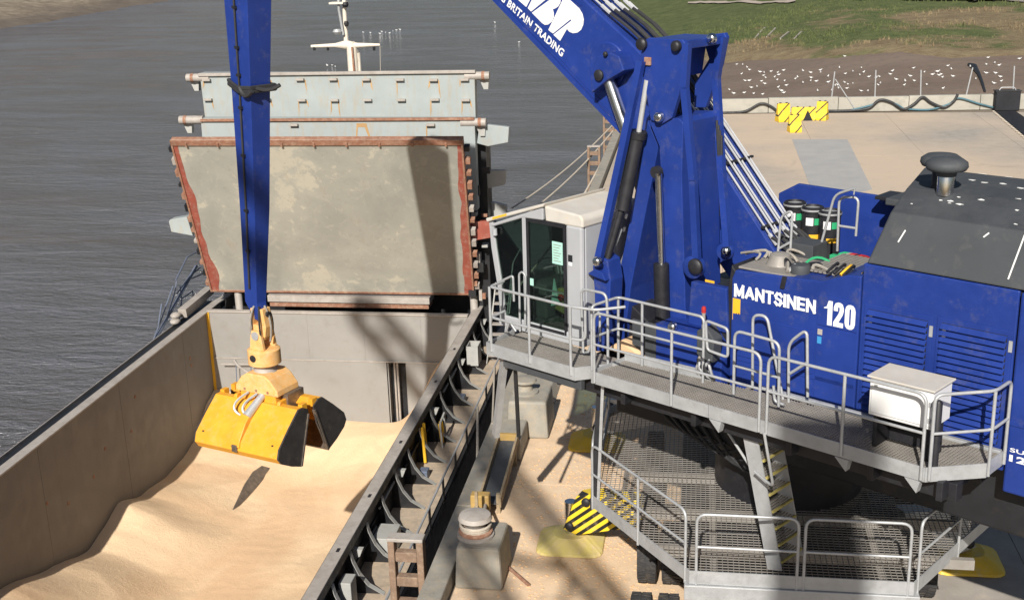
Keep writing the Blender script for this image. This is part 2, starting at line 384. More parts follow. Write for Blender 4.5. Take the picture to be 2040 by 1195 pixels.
# ================================================================== SETTING
WATER = -7.5
o = MB().add([(-900, -60, WATER), (-21.7, -60, WATER), (-21.7, 53, WATER), (-900, 53, WATER), (-7.35, -60, WATER), (500, -60, WATER), (500, 53, WATER), (-7.35, 53, WATER), (500, 1500, WATER), (-900, 1500, WATER)],
    [(0, 1, 2, 3), (4, 5, 6, 7), (3, 2, 7, 6, 8, 9)]).build('river_water', 'water'); struct(o)

def sheet(name, mat, x0, x1, y0, y1, nx, ny, zf, smooth=True):
    m = MB(); vs = [(x0+(x1-x0)*i/nx, y0+(y1-y0)*j/ny, 0) for j in range(ny+1) for i in range(nx+1)]
    vs = [(x, y, zf(x, y)) for x, y, _ in vs]
    fs = [(j*(nx+1)+i, j*(nx+1)+i+1, (j+1)*(nx+1)+i+1, (j+1)*(nx+1)+i) for j in range(ny) for i in range(nx)]
    return m.add(vs, fs).build(name, mat, smooth=smooth)
def nz(x, y, s, z=0): return noise.noise((x*s, y*s, z))
def shore(y): return -8.2-(y-142)*.1+nz(y, 3, .03)*2      # x of the waterline on the right bank
GE = [(-60, 420), (-14, 215), (-7.9, 190), (-1, 171), (3.5, 159), (11.2, 154), (17.3, 145.4), (24.6, 140), (34.4, 139.4), (140, 136)]
def grass_edge(x):
    for (a, ya), (b, yb) in zip(GE, GE[1:]):
        if a <= x <= b: return ya+(yb-ya)*(x-a)/(b-a)
    return 136
def mud_z(x, y):
    ge = grass_edge(x)+3; y_ = y; y = min(y, ge)
    e = (x-shore(y))*.16
    zz = -5.2+(y-84)*.045+nz(x, y, .08)*.3+nz(x, y, .4)*.07+nz(x, y*2.5, .16, 4)*.12
    zz -= .6*max(0, min(1, (y_-ge)*.3))
    return min(zz, WATER+e) if e < 6 else zz
o = sheet('mud_flat', 'mud', -30, 90, 82.6, 220, 120, 138, mud_z); struct(o)
def grass_z(x, y):
    d = y-(grass_edge(x)+nz(x, 5, .11)*4+nz(x, 9, .4)*1.2)
    if d < 0: return mud_z(x, min(y, 219))-.25
    return mud_z(x, y-d)*1.0+.02+min(d*.12, .45)+d*.018+(nz(x, y, .12)*.35+nz(x, y, .5)*.16)*min(1, d*.3)
o = sheet('grass_bank', 'grass', -30, 130, 120, 330, 200, 210, grass_z); struct(o)
# tufts and rough turf standing on the bank
m = MB(); rnd = random.Random(3)
for i in range(12000):
    x = rnd.uniform(-14, 62); y = rnd.uniform(122, 215)
    if y < grass_edge(x)+2+rnd.random()*6: continue
    if nz(x, y, .07)+rnd.random()*.5 < .05: continue
    z = grass_z(x, y)-.02; s = rnd.uniform(.10, .32)*(1.3 if nz(x, y, .05, 8) > 0 else .8)
    for k in range(3):
        a = rnd.uniform(0, 6.28); w = s*rnd.uniform(.25, .5); hx, hy = math.cos(a), math.sin(a); t = rnd.uniform(-.5, .5)*s
        m.add([(x-hx*w, y-hy*w, z), (x+hx*w, y+hy*w, z), (x+hx*t, y+hy*t+.2*s, z+s*rnd.uniform(.8, 1.6))], [(0, 1, 2)])
o = m.build('rough_grass', 'grass', kind='stuff'); tag(o, 'rough green and straw coloured grass on the far river bank', 'grass')
M['path'] = paint('pale_path', (.42, .36, .30), .9, .1)
def ground_hit(x, y, zf, lo=83.2, hi=320.0):
    d = ray(x, y)
    for _ in range(40):
        mid = (lo+hi)/2; q = CAM+d*(mid/d.y)
        if q.z > zf(q.x, q.y): lo = mid
        else: hi = mid
    return CAM+d*(lo/d.y)
def ribbon(pxs, w, mat, name):
    P = [ground_hit(x, y, grass_z) for x, y in pxs]; Q = []
    for a, b in zip(P, P[1:]): Q += [a.lerp(b, k/8) for k in range(8)]
    m = MB(); vs = []
    for q in Q:
        for s in (0, .35, .7, 1.0): vs.append((q.x, q.y+s*w, grass_z(q.x, q.y+s*w)+.22))
    m.add(vs, [(4*i+k, 4*i+4+k, 4*i+5+k, 4*i+1+k) for i in range(len(Q)-1) for k in range(3)]); return struct(m.build(name, mat, smooth=True))
ribbon([(1370, 9), (1440, 9), (1500, 9.5), (1560, 8), (1590, 5)], 4.5, 'path', 'footpath')
M['asphalt'] = paint('asphalt', (.30, .27, .245), .9, .1)
ribbon([(1700, 1), (1860, 3), (2040, 7), (2140, 9)], 24, 'asphalt', 'road')
_c = ground_hit(1962, 4, grass_z); ROADZ = grass_z(_c.x, _c.y+2)+.20

# far bank, upper left
def lb_z(x, y):
    q = (x+160.5+(y-266.8)*.089+nz(x, y, .03)*3+nz(x, y, .14)*1.2)      # distance to the shoreline (negative = inland)
    d = -q; return WATER-.05+d*.14+nz(x, y, .2)*.3+nz(x, y, .06)*.6 if d < 26 else WATER+3.0+(d-26)*.05+nz(x, y, .1)*.6
M['bank'] = None
def bank_mat():
    t = NT('far_bank_earth'); s = t.sep(); b = t.noise(.35, 7, .7); a = t.noise(.05, 4)
    h = t.math('ADD', t.math('MULTIPLY', s[2], .28), t.math('MULTIPLY', t.math('SUBTRACT', a, .5), 1.0))
    c = t.mix(t.ramp(t.math('ADD', h, 2.0), .15, .55), t.mix(t.ramp(b, .3, .7), (.13, .105, .085), (.20, .165, .13)), t.mix(t.ramp(b, .35, .65), (.17, .135, .10), (.36, .30, .225)))
    c = t.mix(t.ramp(t.math('ADD', h, 1.35), .3, .7), c, t.mix(t.ramp(b, .3, .7), (.09, .105, .045), (.19, .19, .09)))
    t.color(c); t.set(.9, 0, .2); t.bump(b, .9, .5); return t.m
M['bank'] = bank_mat()
struct(sheet('far_bank', 'bank', -330, -145, 200, 620, 90, 150, lb_z))

# quay: base, slabs, kerb
QX0, QX1, QY0, QY1 = -4.45, 70.0, -40.0, 80.6
M['joint'] = paint('slab_joint', (.20, .165, .13), .9, .1)
base = MB().box(-4.95, QX1, QY0, 82.2, -10, -.03).build('quay', 'joint'); struct(base)
nslab = 0; mesh_cache = {}
for i in range(13):
    for j in range(21):
        x0 = QX0+i*5.4; y0 = -26+j*5.08; x1 = min(x0+5.4, QX1); y1 = min(y0+5.08, QY1+.0)
        if y1-y0 < .2 or x1-x0 < .2: continue
        if x0 > 40 or (x0 > 24 and y1 < 50): 
            pass
        dz = rnd.uniform(-.002, .002); g = .006
        MB().box(x0+g, x1-g, y0+g, y1-g, -.2, dz).build('concrete_slab', 'quay', base); nslab += 1
kb = MB()
for k in range(24):
    y0 = -26+k*4.45; y1 = min(y0+4.43, 80.7)
    if y0 > 80: break
    MB().box(-4.95, -4.5, y0, y1, -.6, .34).build('kerb_block', 'concrete', base, bevel=.03)
pz = [atZ(*p, 0) for p in ((1578, 278), (1688, 278), (1738, 378), (1625, 402))]
struct(MB().prism([(q.x, q.y, .004) for q in pz], (0, 0, .006)).build('resurfaced_strip', 'patch'))

# ================================================================== PARAPET at the far end of the quay
wl = thing('parapet_wall', 'low weathered concrete parapet along the far end of the quay', 'wall', (10, 81.4, 0))
wa, wb = Vector((-4.4, 80.3, 0)), Vector((40, 82.9, 0)); wd = (wb-wa).normalized(); wn_ = Vector((-wd.y, wd.x, 0))
nlen = (wb-wa).length; npan = 10
for k in range(npan):
    a = wa+wd*(nlen*k/npan+.015); b = wa+wd*(nlen*(k+1)/npan-.015); hh = .95+rnd.uniform(-.02, .02)
    MB().obox((a+b)/2+wn_*.2+Zv*(hh/2), (b-a)/2, wn_*.2, Zv*(hh/2)).build('wall_panel', 'wallc', wl, bevel=.03)
def wallpt(x, y, off=0, z=None):
    p = onplane(x, y, wa+wn_*off, wn_); return p

# ================================================================== SHIP
ship = thing('cargo_ship', 'black hulled cargo ship with an open grain hold moored at the quay', 'ship', (-14.5, 40, WATER))
CZ, DZ = -3.0, -4.4                 # coaming top, deck
XR, XL, YB, Y0 = -8.8, -20.2, 46.1, 12.0
HR, HL = -7.3, -21.75
plan = [(HR, Y0-6), (HR, 52), (-8.2, 57), (-10.2, 62), (-12.6, 66), (-14.5, 68), (-16.4, 66), (-18.8, 62), (-20.8, 57), (HL, 52), (HL, Y0-6)]
m = MB()
for i in range(len(plan)-1):
    (ax, ay), (bx, by) = plan[i], plan[i+1]; za = DZ+.05+max(0, ay-50)*.11; zb = DZ+.05+max(0, by-50)*.11
    m.add([(ax, ay, -11), (bx, by, -11), (bx, by, zb), (ax, ay, za)], [(0, 1, 2, 3)])
h = m.build('hull', 'hull', ship); sm = h.modifiers.new('s', 'SOLIDIFY'); sm.thickness = .12; sm.offset = -1
MB().box(XR+.0, HR-.13, Y0-6, 47.2, DZ-.3, DZ).build('side_deck', 'deck', ship)
MB().box(HL+.13, XL-.06, Y0-6, 47.2, DZ-.3, DZ).build('side_deck', 'deck', ship)
m = MB(); m.prism([(HR, 47.2, DZ-.3), (HR, 52, DZ-.3), (-8.2, 57, DZ-.3), (-10.2, 62, DZ-.3), (-14.5, 67.5, DZ-.3), (-18.8, 62, DZ-.3), (-20.8, 57, DZ-.3), (HL, 52, DZ-.3), (HL, 47.2, DZ-.3)], (0, 0, .3)).build('fore_deck', 'hull', ship)
# right coaming with its stays
cr = MB().box(XR-.06, XR-.0, Y0, 47.6, DZ-.5, CZ-.02).build('coaming', 'hull', ship)
MB().box(XR-.26, XR+.10, Y0, 48.3, CZ-.02, CZ+.03).build('coaming_rail', 'flange', cr, bevel=.012)
MB().box(XR+.102, XR+.125, Y0, 48.3, CZ-.22, CZ+.02).build('rail_lip', 'hull', cr)
MB().box(XR+.0, XR+.05, Y0, 47.6, CZ-.75, CZ-.70).build('stringer', 'hull', cr)
prof = [(XR, CZ-.24), (XR+.12, CZ-.24), (XR+.18, CZ-.5), (XR+.33, CZ-.85), (XR+.56, CZ-1.15), (XR+.95, CZ-1.385)]
YS = [20.6+1.62*k for k in range(17)]
for k in range(9): hang('deck_pipe', 'hull' if k % 3 else 'stay', ship, [(XR+.08+.02*(k % 3), 21.2+3*k, CZ-.55-.12*(k % 3)), (XR+.08+.02*(k % 3), 23.6+3*k, CZ-.55-.12*(k % 3))], .035, 6)
for i, y in enumerate(YS):
    MB().prism([(x, y, z) for x, z in prof]+[(XR, y, DZ)], (0, .03, 0)).build('stay', 'hull', cr)
    mf = MB()
    for a, b in zip(prof[1:-1], prof[2:]):
        mf.add([(a[0], y-.07, a[1]), (b[0], y-.07, b[1]), (b[0], y+.10, b[1]), (a[0], y+.10, a[1]),
                (a[0]+.015, y-.07, a[1]), (b[0]+.015, y-.07, b[1]), (b[0]+.015, y+.10, b[1]), (a[0]+.015, y+.10, a[1])],
               [(3, 2, 1, 0), (4, 5, 6, 7), (0, 1, 5, 4), (1, 2, 6, 5), (2, 3, 7, 6), (3, 0, 4, 7)])
    mf.build('stay_flange', 'stay', cr)
    if i % 3 == 1: MB().prism([(XR+.05, y+.5, CZ-.42), (XR+.30, y+.5, CZ-.42), (XR+.22, y+.5, CZ-.62), (XR+.05, y+.5, CZ-.72)], (0, .16, 0)).build('cleat_bracket', 'stay', cr)
# things fixed outside the coaming: yellow pipes, bins, boxes
for dy, hh in ((35.05, 1.2), (35.3, 1.25)): hang('yellow_pipe', 'decal_y', ship, [(XR+.30, dy, DZ+.05), (XR+.22, dy+.15, DZ+hh)], .05)
for k in range(3): hang('yellow_pipe', 'decal_y', ship, [(XR+.55, 36.5+k*.2, DZ+.04), (XR+.45, 36.6+k*.2, DZ+.75)], .035)
fr = MB(); fr.beam((XR+.60, 36.35, DZ), (XR+.55, 36.35, DZ+.85), .06, .06); fr.beam((XR+.55, 36.35, DZ+.85), (XR+.5, 37.3, DZ+.85), .06, .06); fr.beam((XR+.5, 37.3, DZ+.85), (XR+.5, 37.3, DZ), .06, .06); fr.build('lashing_rack', 'stay', ship)
def openbox(name, c, w, d, hh, mat):
    m = MB(); x, y, z = c; t = .03
    m.box(x-w, x+w, y-d, y-d+t, z, z+hh).box(x-w, x+w, y+d-t, y+d, z, z+hh).box(x-w, x-w+t, y-d+t, y+d-t, z, z+hh).box(x+w-t, x+w, y-d+t, y+d-t, z, z+hh).box(x-w, x+w, y-d, y+d, z-.02, z); return m.build(name, mat, ship)
openbox('vent_trunk', (XR+.42, 43.4, CZ-.95), .22, .35, .75, 'stay')
MB().box(XR+.15, XR+.75, 29.0, 29.9, DZ, DZ+.55).build('locker', 'stay', ship, bevel=.02)
MB().box(XR+.10, XR+.42, 26.0, 26.5, DZ, DZ+.9).build('valve_box', 'stay', ship, bevel=.02)
MB().lathe((XR+1.0, 25.4, DZ), [(.28, 0), (.30, .1), (.30, .55), (.26, .62), (0, .63)], 14).build('fluid_drum', 'decal_b', ship, smooth=40)
MB().lathe((XR+.95, 24.4, DZ), [(.2, 0), (.26, .05), (.27, .5), (.24, .55)], 14).build('white_bucket', 'white', ship, smooth=40)
for y, a in ((33.9, .05), (40.2, .03)): MB().box(XR+.35, XR+.62, y, y+.35, DZ, DZ+.28).build('deck_fitting', 'navy', ship, bevel=.02)
# deck rail beside the quay
rl = MB().tube([(HR+.02, 22, CZ-.45), (HR+.02, 46, CZ-.45)], .035).build('deck_rail', 'galv', ship, smooth=40)
MB().tube([(HR+.02, 22, DZ+.5), (HR+.02, 46, DZ+.5)], .02).build('mid_rail', 'hull', rl, smooth=40)
MB().tube([(HR+.02, 22, DZ+.25), (HR+.02, 46, DZ+.25)], .018).build('mid_rail', 'hull', rl, smooth=40)
for k in range(13): MB().beam((HR+.02, 22.6+k*1.9, DZ), (HR+.02, 22.6+k*1.9, CZ-.46), .07, .03).build('stanchion', 'hull', rl)
MB().box(HR-.06, HR+.06, Y0, 50, DZ, DZ+.12).build('gunwale_bar', 'hull', ship)
# left coaming / hold side
cl = MB().box(XL-.06, XL, Y0, 47.6, -12, CZ-.02).build('hold_side', 'shipgrey', ship)
MB().box(XL-.30, XL+.06, Y0, 47.4, CZ-.02, CZ+.04).build('coaming_rail', 'flange', cl, bevel=.012)
MB().prism([(XL-.30, 47.4, CZ-.02), (XL+.06, 47.4, CZ-.02), (XL+.32, 49.6, CZ+.05), (XL+.12, 49.6, CZ+.05)], (0, 0, .06)).build('rail_end', 'flange', cl)
MB().box(XL-.95, XL-.302, Y0, 48.4, CZ-.30, CZ-.24).build('outer_ledge', 'hull', cl)
MB().box(XL-.98, XL-.952, Y0, 48.4, CZ-.30, CZ-.18).build('ledge_edge', 'flange', cl)
for yy, zz in ((44.0, -4.3), (44.05, -4.62), (39.0, -4.0), (36.4, -4.9), (35.4, -5.5), (38.4, -5.1), (32.4, -5.0), (33.6, -5.6)):
    MB().lathe((XL-.005, yy, zz), [(.07, 0), (.075, .012), (.05, .02), (.02, .01)], 10, ax=(1, 0, 0)).build('scupper', 'rust', cl)
MB().box(XR-.30, XR-.24, Y0, YB, -12, CZ-.02).build('hold_side', 'shipgrey', ship)
for y in (33.4, 42, 38.6, 29.7, 26.6):
    MB().box(XR-.10, XR-.02, y, y+.18, CZ+.03, CZ+.045).build('drain_slot', 'black', cr)
for k in range(6): MB().box(XL, XL+.005, 15.5+k*5.6, 15.52+k*5.6, -9.5, CZ-.03).build('plate_seam', 'shipgrey', cl)
# end bulkhead
bk = MB().box(XL, XR-.30, YB, YB+.1, -5.02, CZ).build('bulkhead', 'bulk', ship)
x0 = atY(772, 760, YB).x; x1 = atY(812, 760, YB).x
MB().box(XL, x0, YB-.03, YB+.07, -12, -5.02).build('lower_plate', 'bulk', bk)
MB().box(x1, XR-.30, YB-.03, YB+.07, -12, -5.02).build('lower_plate', 'bulk', bk)
MB().box(x0, x1, YB+.5, YB+.55, -12, -5.0).build('ladder_recess', 'hull', bk)
MB().box(x0+.02, x0+.06, YB+.07, YB+.5, -12, -5.0).build('recess_side', 'bulk', bk)
MB().box(x1-.06, x1-.02, YB+.07, YB+.5, -12, -5.0).build('recess_side', 'bulk', bk)
for k, dx in enumerate((.30, .42)): hang('recess_pipe', 'flange', bk, [(x0+dx, YB+.15, -11), (x0+dx, YB+.15, -5.05)], .045)
MB().box(XL, XR-.30, YB-.06, YB+.02, -5.03, -4.99).build('ledge', 'flange', bk)
for k in range(4): MB().box(XL+1.9+k*2.4, XL+1.925+k*2.4, YB-.012, YB, -4.98, CZ).build('plate_seam', 'bulk', bk)
MB().box(XL, XR-.30, YB-.05, YB+.25, CZ-.0, CZ+.06).build('bulkhead_top', 'flange', bk, bevel=.015)
MB().box(XL+.0, XL+.10, YB-.08, YB, -6.5, CZ).build('corner_strip', 'decal_y', bk)
g = [(440, 725), (500, 725), (500, 760), (440, 762)]
rp = [atY(x, y, YB-.35) for x, y in g]
hr = hang('hold_handrail', 'flange', bk, fillet([rp[0], rp[1]], .1), .025)
hang('rail_leg', 'navy', bk, [atY(470, 725, YB-.35), atY(472, 765, YB-.35)], .02); hang('rail_leg', 'navy', bk, [rp[1], rp[2]], .02)
# gap below the covers: coaming end beam, posts
MB().box(atY(540, 612, 47).x, atY(855, 612, 47).x, 46.9, 47.7, -2.95, -2.72).build('end_beam', 'rust', ship)
MB().box(atY(538, 612, 47).x, atY(858, 612, 47).x, 46.8, 47.75, -2.72, -2.45).build('end_beam_plate', 'flange', ship)
for px_ in (945, 478): q = atY(px_, 620, 47.2); MB().lathe((q.x, 47.2, DZ), [(.16, 0), (.16, 1.95), (.13, 2.0)], 12).build('rest_post', 'flange', ship, smooth=40)
MB().box(XL-.2, XR+.2, 48.6, 48.8, DZ, -2.3).build('fore_hatch_wall', 'hull', ship)
# ------------------------------------------------ folded hatch covers
def cover(pbl, pbr, ptl, ptr, thick, face_mat, body_mat):
    pbl, pbr, ptl, ptr = map(Vector, (pbl, pbr, ptl, ptr)); ax = (pbr-pbl).normalized(); up = (ptl-pbl); n = ax.cross(up).normalized()
    if n.y > 0: n = -n
    up.normalize(); m = MB(); m.prism([pbl-n*.02, pbr-n*.02, ptr-n*.02, ptl-n*.02], -n*(thick-.02)); c = m.build('hatch_cover', body_mat, ship, bevel=.02)
    MB().prism([pbl, pbr, ptr, ptl], -n*.018).build('plate', face_mat, c)
    return c, ax, up, n
A_bl, A_br = Vector((XL-.1, 47.0, -2.36)), Vector((XR-.15, 47.0, -2.33)); A_tl, A_tr = Vector((XL+.2-.05, 44.05, 4.57)), Vector((XR+.2, 44.0, 4.57))
ca, ax, up, n = cover(A_bl, A_br, A_tl, A_tr, .24, 'cover', 'rust')
ca['label'] = 'front hatch panel, cement coloured underside with red primer edges'
def edge(p, q, w0, w1, side, mat, nm, out=.03):
    p, q = Vector(p), Vector(q); MB().prism([p, q, q+side*w1, p+side*w0], n*out).build(nm, mat, ca)
random.seed(11)
def ragged(p, q, side, lo, hi, mat, nm):
    p, q = Vector(p), Vector(q); k = 26; inner = [q.lerp(p, i/k)+side*(lo+(hi-lo)*(.5+.5*noise.noise((i*.35, lo*9, p.x))))*(.65+.5*(i/k)) for i in range(k+1)]
    MB().prism([p+n*.004, q+n*.004]+[s+n*.004 for s in inner], n*.006).build(nm, mat, ca)
ragged(A_bl, A_tl, ax, .22, .60, 'primer', 'primer_band'); ragged(A_br, A_tr, -ax, .22, .50, 'primer', 'primer_band')
edge(A_tl, A_tr, .22, .22, -up, 'rust', 'top_rim', .06); edge(A_bl, A_br, .07, .07, up, 'rust', 'bottom_rim', .05)
edge(A_bl, A_tl, .07, .07, ax, 'rust', 'side_rim', .06); edge(A_br, A_tr, .07, .07, -ax, 'rust', 'side_rim', .06)
for k in range(9):
    p = A_tl.lerp(A_tr, (k+.5)/9)-up*.17; MB().obox(p+n*.08, ax*.04, up*.08, n*.03).build('rim_clip', 'rust', ca)
for i, (s, e) in enumerate(((A_bl, A_tl), (A_br, A_tr))):
    sg = -1 if i == 0 else 1
    for k in range(13):
        p = Vector(s).lerp(e, (k+.6)/13.5)+ax*sg*.10-n*.2; MB().obox(p, ax*.10, up*random.uniform(.06, .16), n*.12).build('cleat', random.choice(['rust', 'hull', 'flange', 'rust']), ca)
# second and third panels behind
YBc, YCc = 46.6, 48.3
def yrow(px0, px1, py, Y): return atY(px0, py, Y), atY(px1, py, Y)
b_t = yrow(400, 945, 236, YBc); b_b = [Vector((b_t[0].x-.1, YBc, 1.3)), Vector((b_t[1].x, YBc, 1.3))]
cb, axb, upb, nb = cover(b_b[0], b_b[1], b_t[0], b_t[1], .45, 'covblue', 'covblue')
cb['label'] = 'second hatch panel, pale blue grey strip with rusty top edge'
MB().obox((b_t[0]+b_t[1])/2+Vector((0, -.04, -.04)), axb*((b_t[1]-b_t[0]).length/2), Vector((0, .06, 0)), Zv*.05).build('rusty_top_edge', 'rust', cb)
c_t = yrow(398, 945, 146, YCc); c_b = [Vector((c_t[0].x+.1, YCc, 1.3)), Vector((c_t[1].x-.05, YCc, 1.3))]
cc, axc, upc, nc = cover(c_b[0], c_b[1], c_t[0], c_t[1], .5, 'covblue', 'covblue')
cc['label'] = 'rearmost hatch panel, pale blue grey face with two rows of lugs'
MB().obox((c_t[0]+c_t[1])/2+Vector((0, -.02, .0)), axc*((c_t[1]-c_t[0]).length/2+.05), Vector((0, .10, 0)), Zv*.06).build('top_edge', 'flange', cc, bevel=.015)
def lug(px, py, Y, par, rusty=True):
    p = atY(px, py, Y-.04)
    MB().obox(p+Vector((0, -.05, 0)), (.17, 0, 0), (0, .07, 0), (0, 0, .045)).build('lug', 'flange', par, bevel=.012)
    if rusty:
        for s in (-1, 1):
            if random.random() < .7:
                l = random.uniform(.3, .8); dx = s*random.uniform(.13, .2)
                MB().prism([(p.x+dx-.02*s, Y-.004, p.z-.02), (p.x+dx+.025*s, Y-.004, p.z-.04), (p.x+dx+s*(.02+random.uniform(.0, .06)), Y-.004, p.z-l), (p.x+dx-.01*s, Y-.004, p.z-l*.6)], (0, -.004, 0)).build('rust_run', 'oxide', par)
for px_ in (412, 470, 530, 598, 664, 730, 797, 864, 926): lug(px_, 159+random.uniform(-1, 1), YCc, cc)
for px_ in (415, 472, 532, 602, 667, 733, 800, 867, 928): lug(px_, 199+random.uniform(-1, 1), YCc, cc)
for px_ in (586, 858): lug(px_, 249, YBc, cb)
p = atY(720, 246, YBc); MB().prism([(p.x-.2, YBc-.004, p.z), (p.x+.2, YBc-.004, p.z), (p.x+.36, YBc-.004, p.z-.65), (p.x+.29, YBc-.004, p.z-.65), (p.x+.12, YBc-.004, p.z-.15), (p.x-.15, YBc-.004, p.z-.15), (p.x-.22, YBc-.004, p.z-.65), (p.x-.27, YBc-.004, p.z-.65)], (0, -.004, 0)).build('rust_run', 'oxide', cb)
# hinge knuckles and side arms
for px_, py_, Y, par in ((382, 156, YCc, cc), (962, 152, YCc, cc), (368, 240, YBc, cb), (955, 245, YBc, cb)):
    p = atY(px_, py_, Y); MB().lathe(p+Vector((-.25 if px_ < 600 else -.75, .1, 0)), [(.17, 0), (.17, 1.0)], 12, ax=(1, 0, 0)).build('hinge_barrel', 'flange', par, smooth=40); MB().lathe(p+Vector((-.06, .1, 0)), [(.185, 0), (.185, .12)], 12, ax=(1, 0, 0)).build('hinge_collar', 'rust', par, smooth=40)
    MB().prism([p+Vector((-.2, .2, -.1)), p+Vector((.2, .2, -.1)), p+Vector((.16, .2, -.55)), p+Vector((-.02, .2, -.55))], (0, .25, 0)).build('hinge_arm', 'stay', par)
def side_arm(poly, Y, mat, th=.25): MB().prism([atY(x, y, Y) for x, y in poly], (0, th, 0)).build('hinge_arm', mat, ship, bevel=.02)
side_arm([(955, 247), (1014, 254), (1012, 284), (972, 292), (950, 286)], 46.9, 'covblue')
side_arm([(965, 340), (1008, 340), (1006, 368), (972, 376)], 47.6, 'stay'); side_arm([(968, 400), (1009, 410), (1009, 430), (975, 434)], 48.4, 'stay')
side_arm([(934, 444), (978, 440), (978, 474), (942, 480)], 46.2, 'primer')
side_arm([(338, 438), (336, 442), (341, 462), (384, 470), (372, 432)], 46.6, 'covblue', .5)
# dark end structure beside the covers, right
m = MB(); q0 = atY(932, 280, 47.6); q1 = atY(968, 280, 47.6)
MB().box(q0.x, q1.x, 47.5, 48.6, DZ, 4.3).build('cover_end_post', 'hull', ship)
random.seed(5)
for k in range(16):
    x = random.uniform(930, 975); y = random.uniform(330, 600); p = atY(x, y, 46.9); MB().obox(p, (random.uniform(.05, .16), 0, 0), (0, random.uniform(.05, .2), 0), (0, 0, random.uniform(.05, .25))).build('end_fitting', random.choice(['hull', 'rust', 'stay', 'flange', 'hull']), ship)
for k in range(7):      # steps up to the fore deck
    z = DZ+.25+k*.32; y = 44.6+k*.35; MB().box(HR-.75, HR-.12, y, y+.28, z, z+.04).build('step', 'flange', ship)
for x in (HR-.78, HR-.09): MB().beam((x, 44.4, DZ), (x, 47.2, DZ+2.5), .05, .16, side=(1, 0, 0)).build('stringer', 'stay', ship)
hang('stair_rail', 'galv', ship, fillet([(HR-.05, 44.4, DZ), (HR-.05, 44.4, DZ+1.0), (HR-.05, 47.2, DZ+3.4), (HR-.05, 49.5, DZ+3.4)], .2), .03)
# left access ladder and rails beside the coaming
XQ = -21.55
def lx(x, y, X=XQ): return atX(x, y, X)
st = MB().tube([lx(296, 700), lx(391, 530)], .07).build('access_ladder', 'navy', ship, smooth=40)
for pts in ([(300, 694), (316, 650), (345, 570)], [(316, 646), (322, 605)], [(330, 640), (348, 582), (352, 560)], [(350, 558), (373, 512), (392, 502)], [(352, 585), (378, 550), (400, 532)], [(358, 570), (362, 595), (384, 580)], [(384, 580), (386, 610)], [(382, 555), (404, 545)], [(362, 596), (356, 645)]):
    MB().tube([lx(*p) for p in pts], .03, 6).build('rail_bar', 'navy', st, smooth=40)
MB().prism([lx(354, 616, -21.1), lx(409, 571, -21.1), lx(412, 583, -21.1), lx(357, 632, -21.1)], (.35, 0, 0)).build('cover_drive_box', 'flange', ship)
for p in ((350, 628), (349, 640)): q = lx(*p, -21.1); MB().ball(q, .22, 10, (1, 1.2, .6)).build('vent_cowl', 'flange', ship, smooth=True)
# foremast
ms = MB().tube([(-15.72, 55, -3), (-15.75, 55, 6.9), (-15.8, 55, 7.2)], [.30, .24, .2], 12).build('foremast', 'mastw', ship, smooth=40)
hang('mast_post', 'mastw', ms, [(-15.45, 55.1, -3), (-15.5, 55.1, 6.7)], .10); hang('mast_ladder', 'rust', ms, [(-15.6, 54.72, 4), (-15.66, 54.74, 7)], .05)
yd = hang('crosstree', 'mastw', ms, [atY(620, 93, 55), atY(668, 91, 55), atY(690, 90, 55), atY(712, 91, 55), atY(757, 90, 55)], [.07, .10, .22, .12, .06], 10)
hang('topmast', 'mastw', ms, [atY(690, 90, 55), atY(686, 20, 55), atY(684, -40, 55)], [.11, .09, .07]); hang('topmast_pipe', 'galv', ms, [atY(684, 70, 54.8), atY(675, 20, 54.8), atY(672, -40, 54.8)], .06)
for x, y, s in ((672, 64, .22), (688, 10, .16), (690, 48, .12)): MB().lathe(atY(x, y, 54.7), [(s*.6, -.12), (s, 0), (s*.7, .12)], 12).build('mast_lamp', 'hull' if s < .2 else 'galv', ms, smooth=40)
MB().box(*sorted((atY(660, 6, 55).x, atY(692, 6, 55).x)), 54.6, 55.2, atY(675, 6, 55).z-.04, atY(675, 6, 55).z+.04).build('lamp_platform', 'mastw', ms)
for x in (626, 653, 745): q = atY(x, 94, 55); MB().lathe(q, [(.06, -.16), (.07, 0), (.03, .05)], 8).build('signal_lamp', 'hull', ms)
for x, y0 in ((713, 100), (757, 92)): hang('halyard', 'rope', ms, [atY(x, y0, 55), atY(x+1, y0+60, 55)], .012, 5)
# forecastle bulk behind the covers
MB().prism([(-9.2, 53, DZ), (-20, 53, DZ), (-18.6, 61, DZ), (-14.5, 66.5, DZ), (-10.4, 61, DZ)], (0, 0, 2.4)).build('forecastle', 'hull', ship)

